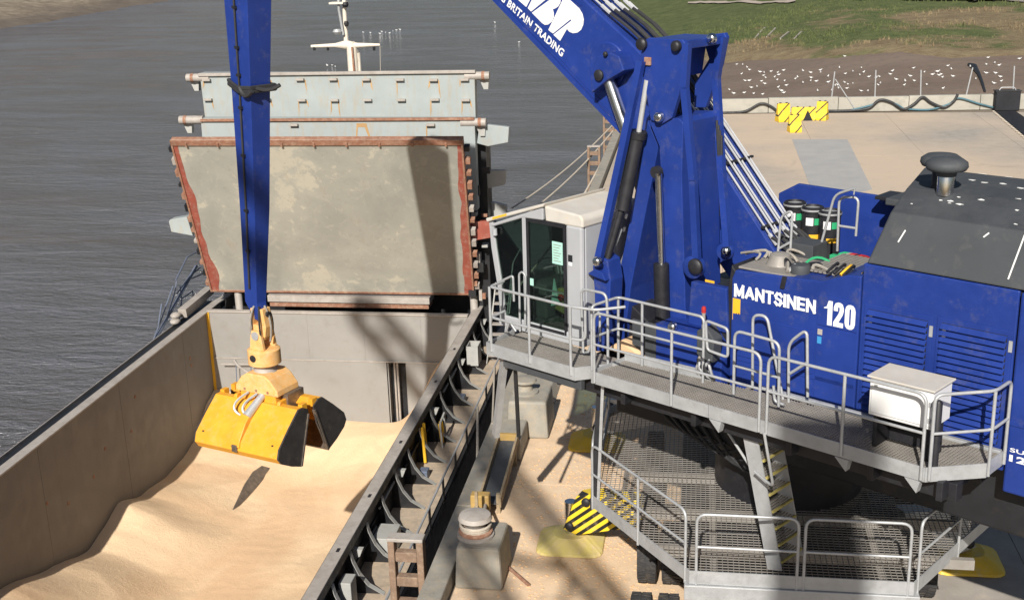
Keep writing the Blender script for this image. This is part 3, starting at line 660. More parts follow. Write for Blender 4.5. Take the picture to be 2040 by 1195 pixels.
# ------------------------------------------------ grain in the hold
def smooth01(t): t = max(0, min(1, t)); return t*t*(3-2*t)
wallz = [(12, -5.4), (24, -5.6), (29.3, -6.3), (32, -7.0), (34.4, -7.64), (35.6, -7.5), (36.75, -7.23), (38.5, -7.85), (40.6, -8.15), (42.2, -8.1), (43.6, -7.8), (45.3, -6.7), (46.6, -6.3)]
def interp(tab, y):
    for (a, za), (b, zb) in zip(tab, tab[1:]):
        if a <= y <= b: return za+(zb-za)*smooth01((y-a)/(b-a))*.5+(zb-za)*((y-a)/(b-a))*.5
    return tab[0][1] if y < tab[0][0] else tab[-1][1]
def grain_z(x, y):
    t = (x-XL)/(XR-.3-XL)
    mid = -8.7 if y > 30 else -8.7+(30-y)*.17
    if y > 41.5: mid += smooth01((y-41.5)/5)*.9
    w = smooth01(min(1, t*2.7)); z = interp(wallz, y)*(1-w)+mid*w
    z += smooth01((t-.70)/.3)*(.6+.55*smooth01((y-43)/3))
    if y > 42: z += math.exp(-((x-(XR-1.3))/1.25)**2)*(y-42)*.56
    z += .10*math.sin(y*.55+x*.35)*smooth01(t*3)+nz(x, y, .16)*.30+nz(x, y, .5, 3)*.05
    z += max(0, .20-abs(nz(x, y, .09, 6))*1.3)*.8*smooth01(t*4)     # ridges between the bites
    z -= abs(nz(x*.6, y, 1.7, 2))*.02
    return z
o = sheet('grain_cargo', 'grain', XL+.0, XR-.29, 12, YB+.02, 150, 420, grain_z); o['kind'] = 'stuff'
tag(o, 'pale golden bulk grain heaped and dug out in the ship hold', 'grain')

# added dark blade in place of a shadow of unknown source on the grain
def grain_hit(x, y):
    d = ray(x, y); lo, hi = 15.0, 46.0
    for _ in range(40):
        mid = (lo+hi)/2; q = CAM+d*(mid/d.y)
        if q.z > grain_z(q.x, q.y): lo = mid
        else: hi = mid
    return CAM+d*(lo/d.y)
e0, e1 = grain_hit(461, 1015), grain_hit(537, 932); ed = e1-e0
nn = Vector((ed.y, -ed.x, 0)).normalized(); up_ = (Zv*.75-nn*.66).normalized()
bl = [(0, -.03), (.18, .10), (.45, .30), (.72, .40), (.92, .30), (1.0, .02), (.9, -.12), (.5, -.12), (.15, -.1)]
o = MB().prism([e0+ed*t+up_*h for t, h in bl], nn*.03).build('shadow_standin', 'worn', bevel=.006); tag(o, 'added dark blade standing in for a shadow on the grain below the grab', 'plate')

# ================================================================== CRANE
crane = thing('material_handling_crane', 'large blue mobile material handling crane with grey walkways standing on the quay', 'crane', C0, TH)
def pl(poly, v, th, name, mat, par=None, bevel=.01): return MB().prism([atV(x, y, v) for x, y in poly], V*th).build(name, mat, par or crane, bevel=bevel)
def lprism(poly, v0, v1, name, mat, par=None, bevel=.01): return MB().prism([L(u, v0, z) for u, z in poly], V*(v1-v0)).build(name, mat, par or crane, bevel=bevel)
def lb(name, mat, u0, u1, v0, v1, z0, z1, par=None, bevel=.01): return MB().lbox(u0, u1, v0, v1, z0, z1).build(name, mat, par or crane, bevel=bevel)
def pin(name, mat, c, r, ln, par=None, ax=None): ax = ax or -V; return MB().lathe(c, [(r*1.0, 0), (r, ln*.6), (r*.75, ln*.9), (r*.35, ln)], 16, ax=ax).build(name, mat, par or crane, smooth=40)

# ---- undercarriage (stands square to the quay)
ch = MB().box(.2, 3.2, 17.6, 27.5, .75, 1.75).build('chassis', 'black', crane, bevel=.04)
MB().box(-.2, 3.6, 19.2, 24.0, 1.3, 1.95).build('chassis_deck', 'black', ch, bevel=.03)
MB().lathe((1.7, 20.6, 1.75), [(1.45, 0), (1.45, .35), (1.3, .4), (1.3, 1.5), (1.5, 1.55), (1.5, 1.8)], 32).build('slew_ring', 'black', crane, smooth=40)
def wheel(x, y, r=.58, w=.36):
    t = MB(); prof = []
    for i in range(9):
        a = -1+2*i/8; prof.append((r-.045*abs(a)**4-.0, a*w/2))
    prof = [(r*.55, -w/2)]+[(r*.93, -w/2)]+prof[1:-1]+[(r*.93, w/2), (r*.55, w/2)]
    t.lathe((x, y, r), prof, 32, ax=(1, 0, 0)); ty = t.build('tyre', 'rubber', crane, smooth=40)
    tr = MB()
    for k in range(36):
        a = 2*math.pi*k/36; c = Vector((x, y+math.cos(a)*r, r+math.sin(a)*r)); rd = Vector((0, math.cos(a), math.sin(a))); tg = Vector((0, -math.sin(a), math.cos(a)))
        for s in (-1, 1): tr.obox(c+Vector((s*w*.25, 0, 0))+tg*(.02*s), Vector((w*.21, 0, 0))+tg*.02*s, tg*.03, rd*.008)
    tr.build('tread', 'rubber', ty)
    MB().lathe((x, y, r), [(r*.5, -w*.3), (r*.56, -w*.42), (r*.56, w*.42), (r*.5, w*.3), (.1, w*.3)], 20, ax=(1, 0, 0)).build('rim', 'black', ty, smooth=40)
for y in (18.25, 20.9):
    for x in (-.82, -.36, 3.76, 4.22): wheel(x, y)
    MB().tube([(-1, y, .58), (4.4, y, .58)], .12, 10).build('axle', 'black', crane, smooth=40)
for y in (23.6, 25.2):
    for x in (-.82, 4.22): wheel(x, y)
M['hazard'] = stripes('hazard_stripes', (.85, .60, .03), (.015, .015, .015), (.55, .55, -.8), 6.5, .52)
M['hazard2'] = stripes('hazard_stripes_wide', (.82, .55, .03), (.02, .02, .02), (1.0, 0, -1.0), 1.35, .86)
def outrigger(c, inner, pale):
    c = Vector(c); mt = 'paleyellow' if pale else 'yellow'
    m = MB(); ring = []
    def rr(w, d, z):
        out = []
        for cx_, cy_, a0 in ((w-.25, d-.25, 0), (-w+.25, d-.25, 90), (-w+.25, -d+.25, 180), (w-.25, -d+.25, 270)):
            for k in range(4): a = R_(a0+k*30); out.append(c+Vector((cx_+.25*math.cos(a), cy_+.25*math.sin(a), z)))
        return out
    r0, r1, r2 = rr(.68, .62, .01), rr(.66, .60, .06), rr(.34, .32, .26); n = len(r0)
    vs = r0+r1+r2; fs = [tuple(range(n-1, -1, -1)), tuple(range(2*n, 3*n))]+[(k*n+i, k*n+(i+1) % n, (k+1)*n+(i+1) % n, (k+1)*n+i) for k in range(2) for i in range(n)]
    pad = m.add(vs, fs).build('foot_pad', mt, crane, bevel=.01)
    MB().lathe(c+Vector((0, 0, .24)), [(.12, 0), (.12, .7)], 14).build('jack_leg', 'chrome', crane, smooth=40)
    s = 1 if inner[0] > c.x else -1
    inn = Vector(inner); d = (inn-c); d.z = 0; d.normalize(); sd = Vector((-d.y, d.x, 0))
    if sd.y > 0: sd = -sd
    poly = [c-d*.10+Zv*.38, c+d*.20+Zv*.30, c+d*1.5+Zv*.75, c+d*1.5+Zv*1.35, c+d*.45+Zv*1.25, c+d*.2+Zv*1.15]
    arm = MB().prism([p+sd*.17 for p in poly], -sd*.34).build('outrigger_arm', 'hazard' if pale else 'galv', crane, bevel=.01)
    pin('pivot', 'black', c+d*.05+Zv*.48+sd*.17, .09, .08, arm, sd); pin('pivot', 'black', c+d*.42+Zv*1.08+sd*.17, .09, .08, arm, sd)
outrigger((-2.42, 22.15, 0), (.5, 21.2, 0), True); outrigger((5.25, 22.15, 0), (3, 21.2, 0), False)
outrigger((-2.3, 27.2, 0), (.5, 26.4, 0), False); outrigger((5.6, 27.2, 0), (3, 26.4, 0), False)

# ---- lower gallery
GZ = 2.35
oct_ = [(-1.72, 19.3), (-.02, 16.86), (3.30, 16.84), (5.16, 19.6), (5.16, 23.6), (3.3, 25.6), (-.02, 25.6), (-1.72, 23.4)]
gal = grating(oct_, GZ, .085, .085, (1, 0), .011, .012).build('gallery_grating', 'galvdark', crane, kind='stuff')
n8 = len(oct_)
for i in range(n8):
    a, b = Vector((*oct_[i], GZ)), Vector((*oct_[(i+1) % n8], GZ)); MB().beam(a+Zv*.03, b+Zv*.03, .02, .22, side=Zv.cross(b-a)).build('toe_plate', 'galv', crane)
MB().box(-.1, 3.4, 16.80, 16.95, GZ-.34, GZ-.09).build('gallery_beam', 'galv', crane, bevel=.01)
for y in (17.9, 19.2, 20.6): MB().box(-1.0 if y > 18 else -.6, 4.4, y, y+.10, GZ-.2, GZ-.034).build('gallery_joist', 'galvdark', crane)
for x in (.3, 2.9): MB().box(x, x+.1, 17.0, 25, GZ-.24, GZ-.205).build('gallery_joist', 'galvdark', crane)
for x in (-.05, 1.6, 3.2): MB().beam((x, 16.95, GZ-.3), (x*.8+.4, 18.0, 1.5), .09, .09).build('gallery_strut', 'galv', crane)
def railing(pts, base, hts, r=.024, radius=.16, posts=(), name='railing', mat='galv', drop=True, par=None):
    """pts: list of world xy along the run, first and last get posts that bend down from the top rail"""
    P = [Vector((p[0], p[1], 0)) for p in pts]; top = [p+Zv*(base+hts[0]) for p in P]
    path = ([P[0]+Zv*(base-.12)] if drop else [])+top+([P[-1]+Zv*(base-.12)] if drop else [])
    rl = MB().tube(fillet(path, radius, 5), r, 8).build(name, mat, par or crane, smooth=50)
    for h in hts[1:]: MB().tube(fillet([p+Zv*(base+h) for p in P], radius, 4), r*.9, 8).build('mid_rail', mat, rl, smooth=50)
    for q in posts: MB().tube([(q[0], q[1], base-.12), (q[0], q[1], base+hts[0]-r*.5)], r, 8).build('post', mat, rl, smooth=50)
    return rl
def gz(x, y, z=GZ): p = atZ(x, y, z); return (p.x, p.y)
O = [(x*1.0, y) for x, y in oct_]
def lerp2(a, b, t): return (a[0]+(b[0]-a[0])*t, a[1]+(b[1]-a[1])*t)
railing([O[0], lerp2(O[0], O[1], .96)], GZ, (1.1, .55), posts=[lerp2(O[0], O[1], .50)])
railing([lerp2(O[1], O[2], .03), lerp2(O[1], O[2], .485)], GZ, (1.1, .55))
railing([lerp2(O[1], O[2], .515), lerp2(O[1], O[2], .975)], GZ, (1.1, .55))
railing([lerp2(O[2], O[3], .04), lerp2(O[2], O[3], .97)], GZ, (1.1, .55), posts=[lerp2(O[2], O[3], .48)])
railing([lerp2(O[3], O[4], .03), lerp2(O[3], O[4], .97)], GZ, (1.1, .55), posts=[lerp2(O[3], O[4], .5)])
railing([lerp2(O[7], O[0], .03), lerp2(O[7], O[0], .97)], GZ, (1.1, .55), posts=[lerp2(O[7], O[0], .5)])
for k in (O[0], O[3]): MB().beam((k[0], k[1]+.06, GZ-.1), (k[0]+(.15 if k is O[0] else -.1), k[1]+.1, 4.7), .10, .10).build('gallery_hanger', 'black' if k is O[0] else 'galv', crane)
MB().beam((O[0][0]+.1, O[0][1]-.05, GZ), (-1.5, 18.95, 4.7), .05, .09).build('gallery_hanger', 'galv', crane)
MB().beam((O[3][0]-.6, O[3][1], GZ+1.2), (O[3][0]+.0, O[3][1]+.1, GZ+2.2), .05, .05).build('gallery_brace', 'black', crane)

# ---- superstructure base frame
lb('superstructure_frame', 'hull', -2.6, 7.2, -1.7, 1.7, 3.5, 4.55, bevel=.05)
lb('frame_girder', 'black', -3.4, 4.4, -3.1, -2.9, 4.45, 4.72); lb('frame_girder', 'black', -3.0, 4.4, -2.3, -2.1, 4.45, 4.72)
for u in (-2.6, -1.2, 0.2, 1.9, 3.2, 4.2): lb('walkway_bracket', 'black', u, u+.09, -3.3, -1.6, 4.5, 4.78)
for u, v in ((-2.9, -2.4), (-1.2, -2.6), (3.4, -2.2)): MB().beam(L(u, v, 4.5), L(u*.5, -1.2, 3.6), .12, .12).build('frame_strut', 'black', crane)
for k in range(6): hang('hydraulic_hose', 'hoseblack', crane, sag(L(-2+k*.25, -1.75, 4.3), L(-.5+k*.3, -1.72, 3.6-k*.03), .35+k*.06), .03, 6)

# ---- upper walkway
WZ = 4.92; VF, VBK = -3.40, -2.14
uA = loc(atZ(1186, 742, WZ))[0]; uE, vE = 4.63, -2.75
wpoly = [(uA, VF), (4.08, VF), (uE, vE), (uE, VBK), (.06, VBK), (uA, -2.50)]
wxy = [(L(u, v, 0).x, L(u, v, 0).y) for u, v in [(uA, VF), (4.08, VF), (uE, vE), (uE, VBK), (uA, VBK-.3)]]
grating(wxy, WZ, .05, .05, (U.x, U.y), .012, .016).build('walkway_grating', 'galvdark', crane, kind='stuff')
for u in (-.6, .5, 1.49, 2.7, 3.6): lb('walkway_joist', 'galvdark', u, u+.06, VF+.02, VBK, WZ-.16, WZ-.034)
def toe(p, q, z0=WZ-.15, z1=WZ+.06, name='toe_plate'): MB().beam(L(p[0], p[1], (z0+z1)/2), L(q[0], q[1], (z0+z1)/2), .016, z1-z0, side=Zv.cross(L(*q, 0)-L(*p, 0))).build(name, 'galv', crane)
for a, b in (((uA, VF), (.6, VF)), ((.61, VF), (1.49, VF)), ((1.52, VF), (2.84, VF)), ((2.85, VF), (4.08, VF)), ((4.08, VF), (uE, vE)), ((uE, vE), (uE, VBK)), ((uA, VF), (uA, -2.52))): toe(a, b)
toe((uA, -2.52), (-.05, -2.40), WZ-.1, WZ+.16); lb('kick_strip', 'galv', .75, 4.6, VBK-.10, VBK-.02, WZ, WZ+.05)
for u in (.62, 2.75, 3.8): MB().prism([L(u, VF-.012, WZ-.16), L(u+.22, VF-.012, WZ-.16), L(u+.18, VF-.012, WZ-.34)], V*.12).build('bracket_end', 'galv', crane)
def wp(u, v): p = L(u, v, 0); return (p.x, p.y)
def ub(px, py, v=VF): return loc(atV(px, py, v))[0]
VR = VF-.03
f1 = [ub(1184, 745, VR), ub(1337, 790, VR), ub(1512, 838, VR)]; f2 = [ub(1527, 843, VR), ub(1676, 885, VR), ub(1836, 930, VR)]
railing([wp(f1[0], VR), wp(f1[2], VR)], WZ, (1.1, .55), posts=[wp(f1[1], VR)])
railing([wp(f2[0], VR), wp(f2[2], VR)], WZ, (1.1, .55), posts=[wp(f2[1], VR)])
railing([wp(4.13, VR+.05), wp(uE+.03, vE), wp(uE+.03, VBK-.1)], WZ, (1.1, .55), posts=[wp(uE+.03, vE)], radius=.12)
VI = -2.54
i1 = [ub(1232, 722, VI), ub(1279, 735, VI), ub(1400, 768, VI)]
railing([wp(i1[0]-.03, -3.2), wp(i1[0], VI), wp(i1[2], VI)], WZ, (1.1, .55), posts=[wp(i1[0], VI), wp(i1[1], VI)], radius=.1)
def loop(pxs, v, name='guard_loop', r=.024, closed=True):
    P = [atV(x, y, v) for x, y in pxs]
    if closed:
        mid = (P[0]+P[-1])/2; path = fillet([mid]+P+[mid], .07, 4); return MB().tube(path[:-1], r, 8, closed=True).build(name, 'galv', crane, smooth=50)
    return MB().tube(fillet(P, .14, 5), r, 8).build(name, 'galv', crane, smooth=50)
loop([(1406, 638), (1450, 655), (1450, 712), (1409, 697)], -2.55)
loop([(1461, 797), (1464, 658), (1553, 682), (1551, 810)], -2.75, closed=False, name='ladder_gate'); loop([(1463, 728), (1552, 752)], -2.75, closed=False, name='ladder_gate_bar')
loop([(1499, 772), (1500, 627), (1528, 629), (1562, 806)], -2.35, closed=False, name='ladder_handrail')
loop([(1571, 810), (1571, 683), (1608, 655), (1609, 790)], -2.40, closed=False, name='ladder_gate'); loop([(1572, 745), (1608, 722)], -2.40, closed=False, name='ladder_gate_bar')
loop([(1541, 768), (1543, 800), (1562, 806)], -2.7, closed=False, name='ladder_handrail')
# chute of stair between the decks
sa, sb = L(1.02, -3.0, 4.80), L(1.62, -3.0, GZ+.02); sdir = (sb-sa); acr = V.copy()
sw = .62
stair = MB().beam(sa, sb, .02, .26, side=acr).build('stair', 'galv', crane)
MB().beam(sa+acr*sw, sb+acr*sw, .02, .26, side=acr).build('stair_stringer', 'galv', stair)
M['nosing'] = paint('tread_nosing', (.45, .38, .12), .7, .2)
for k in range(9):
    p = sa.lerp(sb, (k+.6)/9.2); fw = Vector((sdir.x, sdir.y, 0)).normalized()
    tr = MB()
    for j in range(5): tr.beam(p+acr*.02+fw*(-.11+j*.055), p+acr*(sw-.02)+fw*(-.11+j*.055), .012, .03)
    t_ = tr.build('stair_tread', 'galvdark', stair)
    MB().beam(p+acr*.02+fw*.14, p+acr*(sw-.02)+fw*.14, .03, .035).build('nosing', 'nosing', t_)
hang('stair_handrail', 'galv', crane, fillet([atV(1440, 845, -2.6), atV(1492, 925, -2.6), atV(1498, 935, -2.6)], .05), .022); hang('stair_handrail', 'galv', crane, fillet([L(1.62, -3.45, WZ-.1), L(1.75, -3.35, 3.95), L(1.35, -3.25, 4.05)], .1), .022)
for k in range(4): lb('stair_hose', 'galv', 1.62+k*.05, 1.65+k*.05, -3.2, -3.15, WZ-.25, WZ-.2)

# ---- control cabinet on the walkway
cbx = lb('control_cabinet', 'white', 3.10, 4.02, -3.18, -2.62, 5.42, 5.97, bevel=.015)
lb('cabinet_lid', 'cabroof', 3.07, 4.05, -3.22, -2.58, 5.97, 6.0, cbx); lb('cabinet_door', 'white', 3.14, 3.98, -3.198, -3.182, 5.47, 5.94, cbx, .006)
lb('hinge', 'galv', 3.97, 4.0, -3.205, -3.19, 5.75, 5.82, cbx, 0); lb('hinge', 'galv', 3.97, 4.0, -3.205, -3.19, 5.52, 5.59, cbx, 0); lb('latch', 'galv', 3.18, 3.23, -3.208, -3.195, 5.85, 5.89, cbx, 0)
lb('cabinet_stand', 'black', 3.14, 3.20, -3.1, -2.66, WZ, 5.42); lb('cabinet_stand', 'black', 3.90, 3.96, -3.1, -2.66, WZ, 5.42); lb('stand_back', 'black', 3.2, 3.9, -2.72, -2.68, WZ, 5.42)
MB().lathe(L(4.12, -3.24, WZ), [(.055, 0), (.055, .95), (.03, .98)], 12).build('dark_post', 'black', crane, smooth=40)

# ---- near side tank with the lettering, engine house, hood
VS = -2.1
lprism([(.10, 4.72), (2.32, 4.72), (2.32, 7.02), (2.1, 7.0), (1.68, 6.83), (.16, 6.74), (.10, 6.6)], VS, -.95, 'side_tank', 'blue', bevel=.02)
lb('tank_top_plate', 'galvdark', .18, 1.62, VS+.05, -1.0, 6.765, 6.80)
eng = lprism([(2.34, 4.62), (4.60, 4.62), (4.60, 7.22), (2.34, 7.22)], VS-.0, 2.05, 'engine_house', 'blue', bevel=.02)
rear = lprism([(4.64, 4.35), (7.6, 4.35), (7.6, 7.22), (4.64, 7.22)], VS-.06, 2.05, 'counterweight_housing', 'blue', bevel=.03)
lb('panel_seam', 'black', 4.602, 4.638, VS+.04, 2.0, 4.6, 7.2, bevel=0)
lb('waist_strip', 'blue', .12, 2.31, VS-.012, VS, 5.26, 5.33, bevel=.004); lb('waist_strip', 'blue', 4.66, 7.5, VS-.075, VS-.062, 5.35, 5.42, bevel=.004)
def panel(u0, u1, z0, z1, nm='door_panel', d=.012): return lb(nm, 'blue', u0, u1, VS-d, VS-.001, z0, z1, bevel=.006)
panel(.14, 1.60, 4.8, 5.25); panel(.14, 1.60, 5.34, 6.03); panel(1.64, 2.30, 4.8, 6.12); panel(1.64, 2.30, 6.15, 6.62)
def louvre(u0, u1, z0, z1, n):
    fr = lb('louvre_door', 'blue', u0-.07, u1+.07, VS-.016, VS-.002, z0-.07, z1+.07, bevel=.006)
    bk = lb('louvre_back', 'hull', u0, u1, VS-.018, VS-.0165, z0, z1, fr, 0)
    for k in range(n):
        z = z0+(z1-z0)*(k+.5)/n; h2 = (z1-z0)/n
        MB().prism([L(u0, VS-.02, z+h2*.42), L(u0, VS-.075, z-h2*.20), L(u0, VS-.075, z-h2*.32), L(u0, VS-.02, z+h2*.25)], U*(u1-u0)).build('louvre_slat', 'blue', fr)
    for s in (u0+.02, u1+.03): lb('door_latch', 'galv', s, s+.05, VS-.03, VS-.017, z1-.22, z1-.06, fr, 0)
louvre(2.47, 3.38, 5.0, 6.56, 17); louvre(3.58, 4.50, 5.0, 6.58, 17)
# hood
HP = [(VS-.02, 7.24), (-1.78, 7.95), (-1.0, 8.16), (.35, 8.2), (1.3, 8.0), (2.08, 7.26)]
m = MB(); ul = [2.40, 2.55, 2.40, 2.0, 1.9, 1.9]; n6 = len(HP)
for (u_of) in (0,):
    vs = [L(ul[i], v, z) for i, (v, z) in enumerate(HP)]+[L(7.6, v, z) for v, z in HP]
    fs = [tuple(range(n6)), tuple(range(2*n6-1, n6-1, -1))]+[(i, i+n6, (i+1) % n6+n6, (i+1) % n6) for i in range(n6)]
    m.add(vs, fs)
hood = m.build('engine_hood', 'hood', crane, bevel=.025)
bm = bmesh.new(); bm.from_mesh(hood.data); bmesh.ops.recalc_face_normals(bm, faces=bm.faces); bm.to_mesh(hood.data); bm.free()
def onhood(u, v):
    for (va, za), (vb, zb) in zip(HP, HP[1:]):
        if va <= v <= vb: return L(u, v, za+(zb-za)*(v-va)/(vb-va)), (U.cross(L(0, vb, zb)-L(0, va, za))).normalized()
    return L(u, v, 7.3), Zv
random.seed(21)
for k in range(46):
    u = random.uniform(2.7, 5.6); v = random.choice([random.uniform(-1.7, -1.05), random.uniform(-.9, .3), random.uniform(.35, 1.2)])
    p, nn = onhood(u, v); nn = nn if nn.z > 0 else -nn; t1 = U; t2 = nn.cross(t1); a = random.uniform(0, 6.28); s = random.uniform(.015, .05)*(1.9 if v > 0 else 1)
    pts = [p+nn*.004+(t1*math.cos(a+q)*s*random.uniform(.6, 1.8)+t2*math.sin(a+q)*s*random.uniform(.3, .9)) for q in [i*.785 for i in range(8)]]
    MB().prism(pts, nn*.003).build('bird_dropping', 'dropping', hood)
for k, (u, v0, v1) in enumerate(((4.42, -2.08, -1.80), (3.95, -1.86, -1.82), (2.78, -1.97, -1.88))):
    p, nn = onhood(u, v0+.01); q, _ = onhood(u+.06, v1); nn = nn if nn.z > 0 else -nn
    MB().beam(p+nn*.004, q+nn*.004, .02, .004, side=U).build('bird_dropping', 'dropping', hood)
lb('hood_cap', 'hood', .95, 2.5, 1.2, 2.06, 7.3, 7.42, bevel=.02)
for u, v in ((3.00, -1.05), (2.80, -.80)):
    p = L(u, v, 8.13); ex = MB().lathe(p, [(.12, 0), (.12, .30), (.11, .32)], 18).build('exhaust_stack', 'chrome' if v < -.9 else 'black', crane, smooth=40)
    MB().lathe(p+Zv*.28, [(.14, 0), (.15, .06), (.27, .09), (.30, .14), (.29, .20), (.22, .25), (.05, .27)], 22).build('rain_cap', 'hood', ex, smooth=50)
# lettering
VT = VS-.006
GL = {'M': (1.05, [[(.0, 0), (.0, 1)], [(.0, 1), (.5, .15)], [(.5, .15), (1, 1)], [(1, 1), (1, 0)]]), 'A': (1.0, [[(0, 0), (.5, 1)], [(.5, 1), (1, 0)], [(.2, .3), (.8, .3)]]),
      'N': (.9, [[(0, 0), (0, 1)], [(0, 1), (1, 0)], [(1, 0), (1, 1)]]), 'T': (.8, [[(0, 1), (1, 1)], [(.5, 1), (.5, 0)]]), 'I': (.02, [[(.5, 0), (.5, 1)]]), 'E': (.72, [[(0, 0), (0, 1)], [(0, 1), (1, 1)], [(0, .5), (.9, .5)], [(0, 0), (1, 0)]]),
      'S': (.75, [[(1, .85), (.75, 1)], [(.75, 1), (.25, 1)], [(.25, 1), (0, .78)], [(0, .78), (.15, .58)], [(.15, .58), (.85, .42)], [(.85, .42), (1, .22)], [(1, .22), (.75, 0)], [(.75, 0), (.25, 0)], [(.25, 0), (0, .15)]])}
def stroke_text(s, u0, u1, z0, h, v, par):
    th = .22; gap = .62; tot = sum(GL[c][0]+th for c in s)+gap*(len(s)-1)*.35; sc = (u1-u0)/tot; x = 0
    for c in s:
        w, segs = GL[c]; m = MB(); k = 0
        for a, b in segs:
            pa = Vector(((x+th/2+a[0]*w)*sc, (th/2+a[1]*(1-th))*h)); pb = Vector(((x+th/2+b[0]*w)*sc, (th/2+b[1]*(1-th))*h)); d = (pb-pa).normalized(); hw = th*.5*h*(1.0 if abs(d.y) > .5 else .85); n_ = Vector((-d.y, d.x))*hw; e_ = d*(hw if c != 'A' or k == 2 else hw*.55)
            m.prism([L(u0+q.x, v-.0007*k, z0+q.y) for q in (pa-e_+n_, pb+e_+n_, pb+e_-n_, pa-e_-n_)], -V*.003); k += 1
        m.build('letter', 'decal_w', par); x += w+th+gap*.35
lt = ub(1464, 585, VT); rt_ = ub(1625, 611, VT); stroke_text('MANTSINEN', lt, rt_, 6.31, .215, VS-.014, crane)
a_, b_ = ub(1643, 600, VT), ub(1706, 620, VT)
D1 = [(0, .70), (.16, .76), (.26, 1), (.50, 1), (.50, 0), (.22, 0), (.22, .68), (0, .66)]
D2 = [(0, 0), (.58, 0), (.58, .19), (.30, .19), (.52, .50), (.58, .66), (.58, .80), (.50, .95), (.36, 1), (.22, 1), (.08, .95), (0, .80), (0, .64), (.24, .64), (.24, .78), (.29, .84), (.34, .78), (.34, .68), (.28, .54), (0, .18)]
D0 = [(.30, 0), (.16, .02), (.05, .10), (0, .24), (0, .76), (.05, .9), (.16, .98), (.30, 1), (.30, .85), (.25, .80), (.25, .20), (.30, .15)]
sc = (b_-a_)/1.86
for off, D in ((0, D1), (.58, D2), (1.24, D0), (1.24, [(.60-x, y) for x, y in D0])): MB().prism([L(a_+(x+off)*sc, VS-.014, 6.18+y*.38) for x, y in D], -V*.004).build('numeral', 'decal_w', crane)
a_ = ub(2017, 850, VS-.06); text('lettering', 'SUPER', L(a_, VS-.066, 4.97), U, Zv, .5, .06, 'decal_w', crane, .02); text('lettering', '120', L(a_, VS-.066, 4.83), U, Zv, .38, .10, 'decal_w', crane, .04)
lb('warning_decal', 'decal_y', .13, .27, VS-.006, VS-.001, 5.92, 6.28, bevel=0)
for k in range(3): lb('decal_mark', 'black', .15+.045*k, .17+.045*k, VS-.009, VS-.0065, 6.0, 6.03+.01*k, bevel=0)
lb('valve_plate', 'flange', 1.66, 1.74, VS-.02, VS-.0125, 6.0, 6.09, bevel=.004); lb('blue_tag', 'decal_b', 1.66, 1.73, VS-.018, VS-.0125, 5.86, 5.97, bevel=0)
# clutter on the tank top
lprism([(.98, 6.6), (1.06, 6.6), (1.10, 6.80), (1.02, 6.80)], VS-.03, VS-.002, 'filler_bracket', 'black')
MB().lathe(L(1.14, -1.80, 6.8), [(.15, 0), (.155, .10), (.13, .14), (.0, .145)], 18).build('filler_cap', 'hood', crane, smooth=40)
MB().lathe(L(.62, -1.55, 6.8), [(.22, 0), (.20, .04), (.17, .10), (.16, .16), (.08, .19)], 16).build('fan_cowl', 'galvdark', crane, smooth=30)
random.seed(9)
for k in range(12):
    u = random.uniform(.2, 1.5); v = random.uniform(-1.95, -1.2); hang('hose_end', random.choice(['hose', 'black', 'galv', 'decal_g', 'hose']), crane, bezier(L(u, v, 6.82), L(u+random.uniform(-.2, .2), v+.1, 7.02), L(u+random.uniform(-.4, .4), v+random.uniform(-.2, .3), 6.83), 6), random.uniform(.018, .035), 6)
for k in range(9): lb('step_slat', 'galvdark', 1.20+k*.075, 1.25+k*.075, -1.75, -.6, 6.84, 6.87, bevel=0)
lprism([(2.05, 6.75), (2.42, 6.85), (2.5, 7.4)], -1.5, -1.44, 'hood_wing', 'galvdark')
for k in range(6):
    u = random.uniform(1.7, 2.3); hang('cable_bundle', random.choice(['black', 'hose', 'decal_y', 'black']), crane, bezier(L(u, -2.0, 6.95), L(u+.1, -1.8, 7.12), L(u-.1, -1.5, 6.95), 6), .025, 6)
# far side of the machine: fender, tank wall, gas bottles, inner rails
lprism([(-1.55, 4.8), (2.0, 4.8), (2.0, 7.30), (.5, 7.26), (-1.2, 7.28), (-1.6, 7.05)], 1.95, 2.05, 'far_side_panel', 'blue', bevel=.02)
lb('far_panel_top', 'black', .6, 2.3, 1.5, 2.06, 7.30, 7.36); lb('bay_floor', 'hull', -1.4, 2.4, -.95, 1.95, 5.9, 6.0)
lprism([(1.35, 6.0), (2.3, 6.0), (2.3, 7.2), (1.6, 7.2)], 1.2, 1.25, 'bay_partition', 'blue')
for x_, z_ in ((1584, 7.42), (1620, 7.38), (1655, 7.36)):
    vv = 1.05; u_ = loc(atV(x_, 401, vv))[0]; p = L(u_, vv, 6.0); hh = z_-6.0-.25
    bt = MB().lathe(p, [(.19, 0), (.19, hh-.1), (.205, hh-.09), (.205, hh-.03), (.19, hh-.02), (.19, hh), (.16, hh+.01), (.15, hh-.04), (.0, hh-.04)], 22).build('gas_accumulator', 'black', crane, smooth=35)
    MB().lathe(p+Zv*(hh-.06), [(.208, 0), (.208, .03)], 22).build('clamp_band', 'galv', bt, smooth=40)
    def curved(nm, mat, a0, a1, z0, z1):
        m = MB(); n_ = 6; vs = []; 
        for i in range(n_+1):
            a = R_(a0+(a1-a0)*i/n_)-math.pi/2
            for z in (z0, z1): vs.append(p+Vector((math.cos(a)*.194, math.sin(a)*.194, z)))
        m.add(vs, [(2*i, 2*i+2, 2*i+3, 2*i+1) for i in range(n_)]).build(nm, mat, bt)
    curved('green_label', 'decal_g', 5, 45, hh-.30, hh-.18); curved('white_label', 'decal_w', -40, 0, hh-.31, hh-.17); curved('yellow_label', 'decal_y', -20, 35, hh-.55, hh-.47)
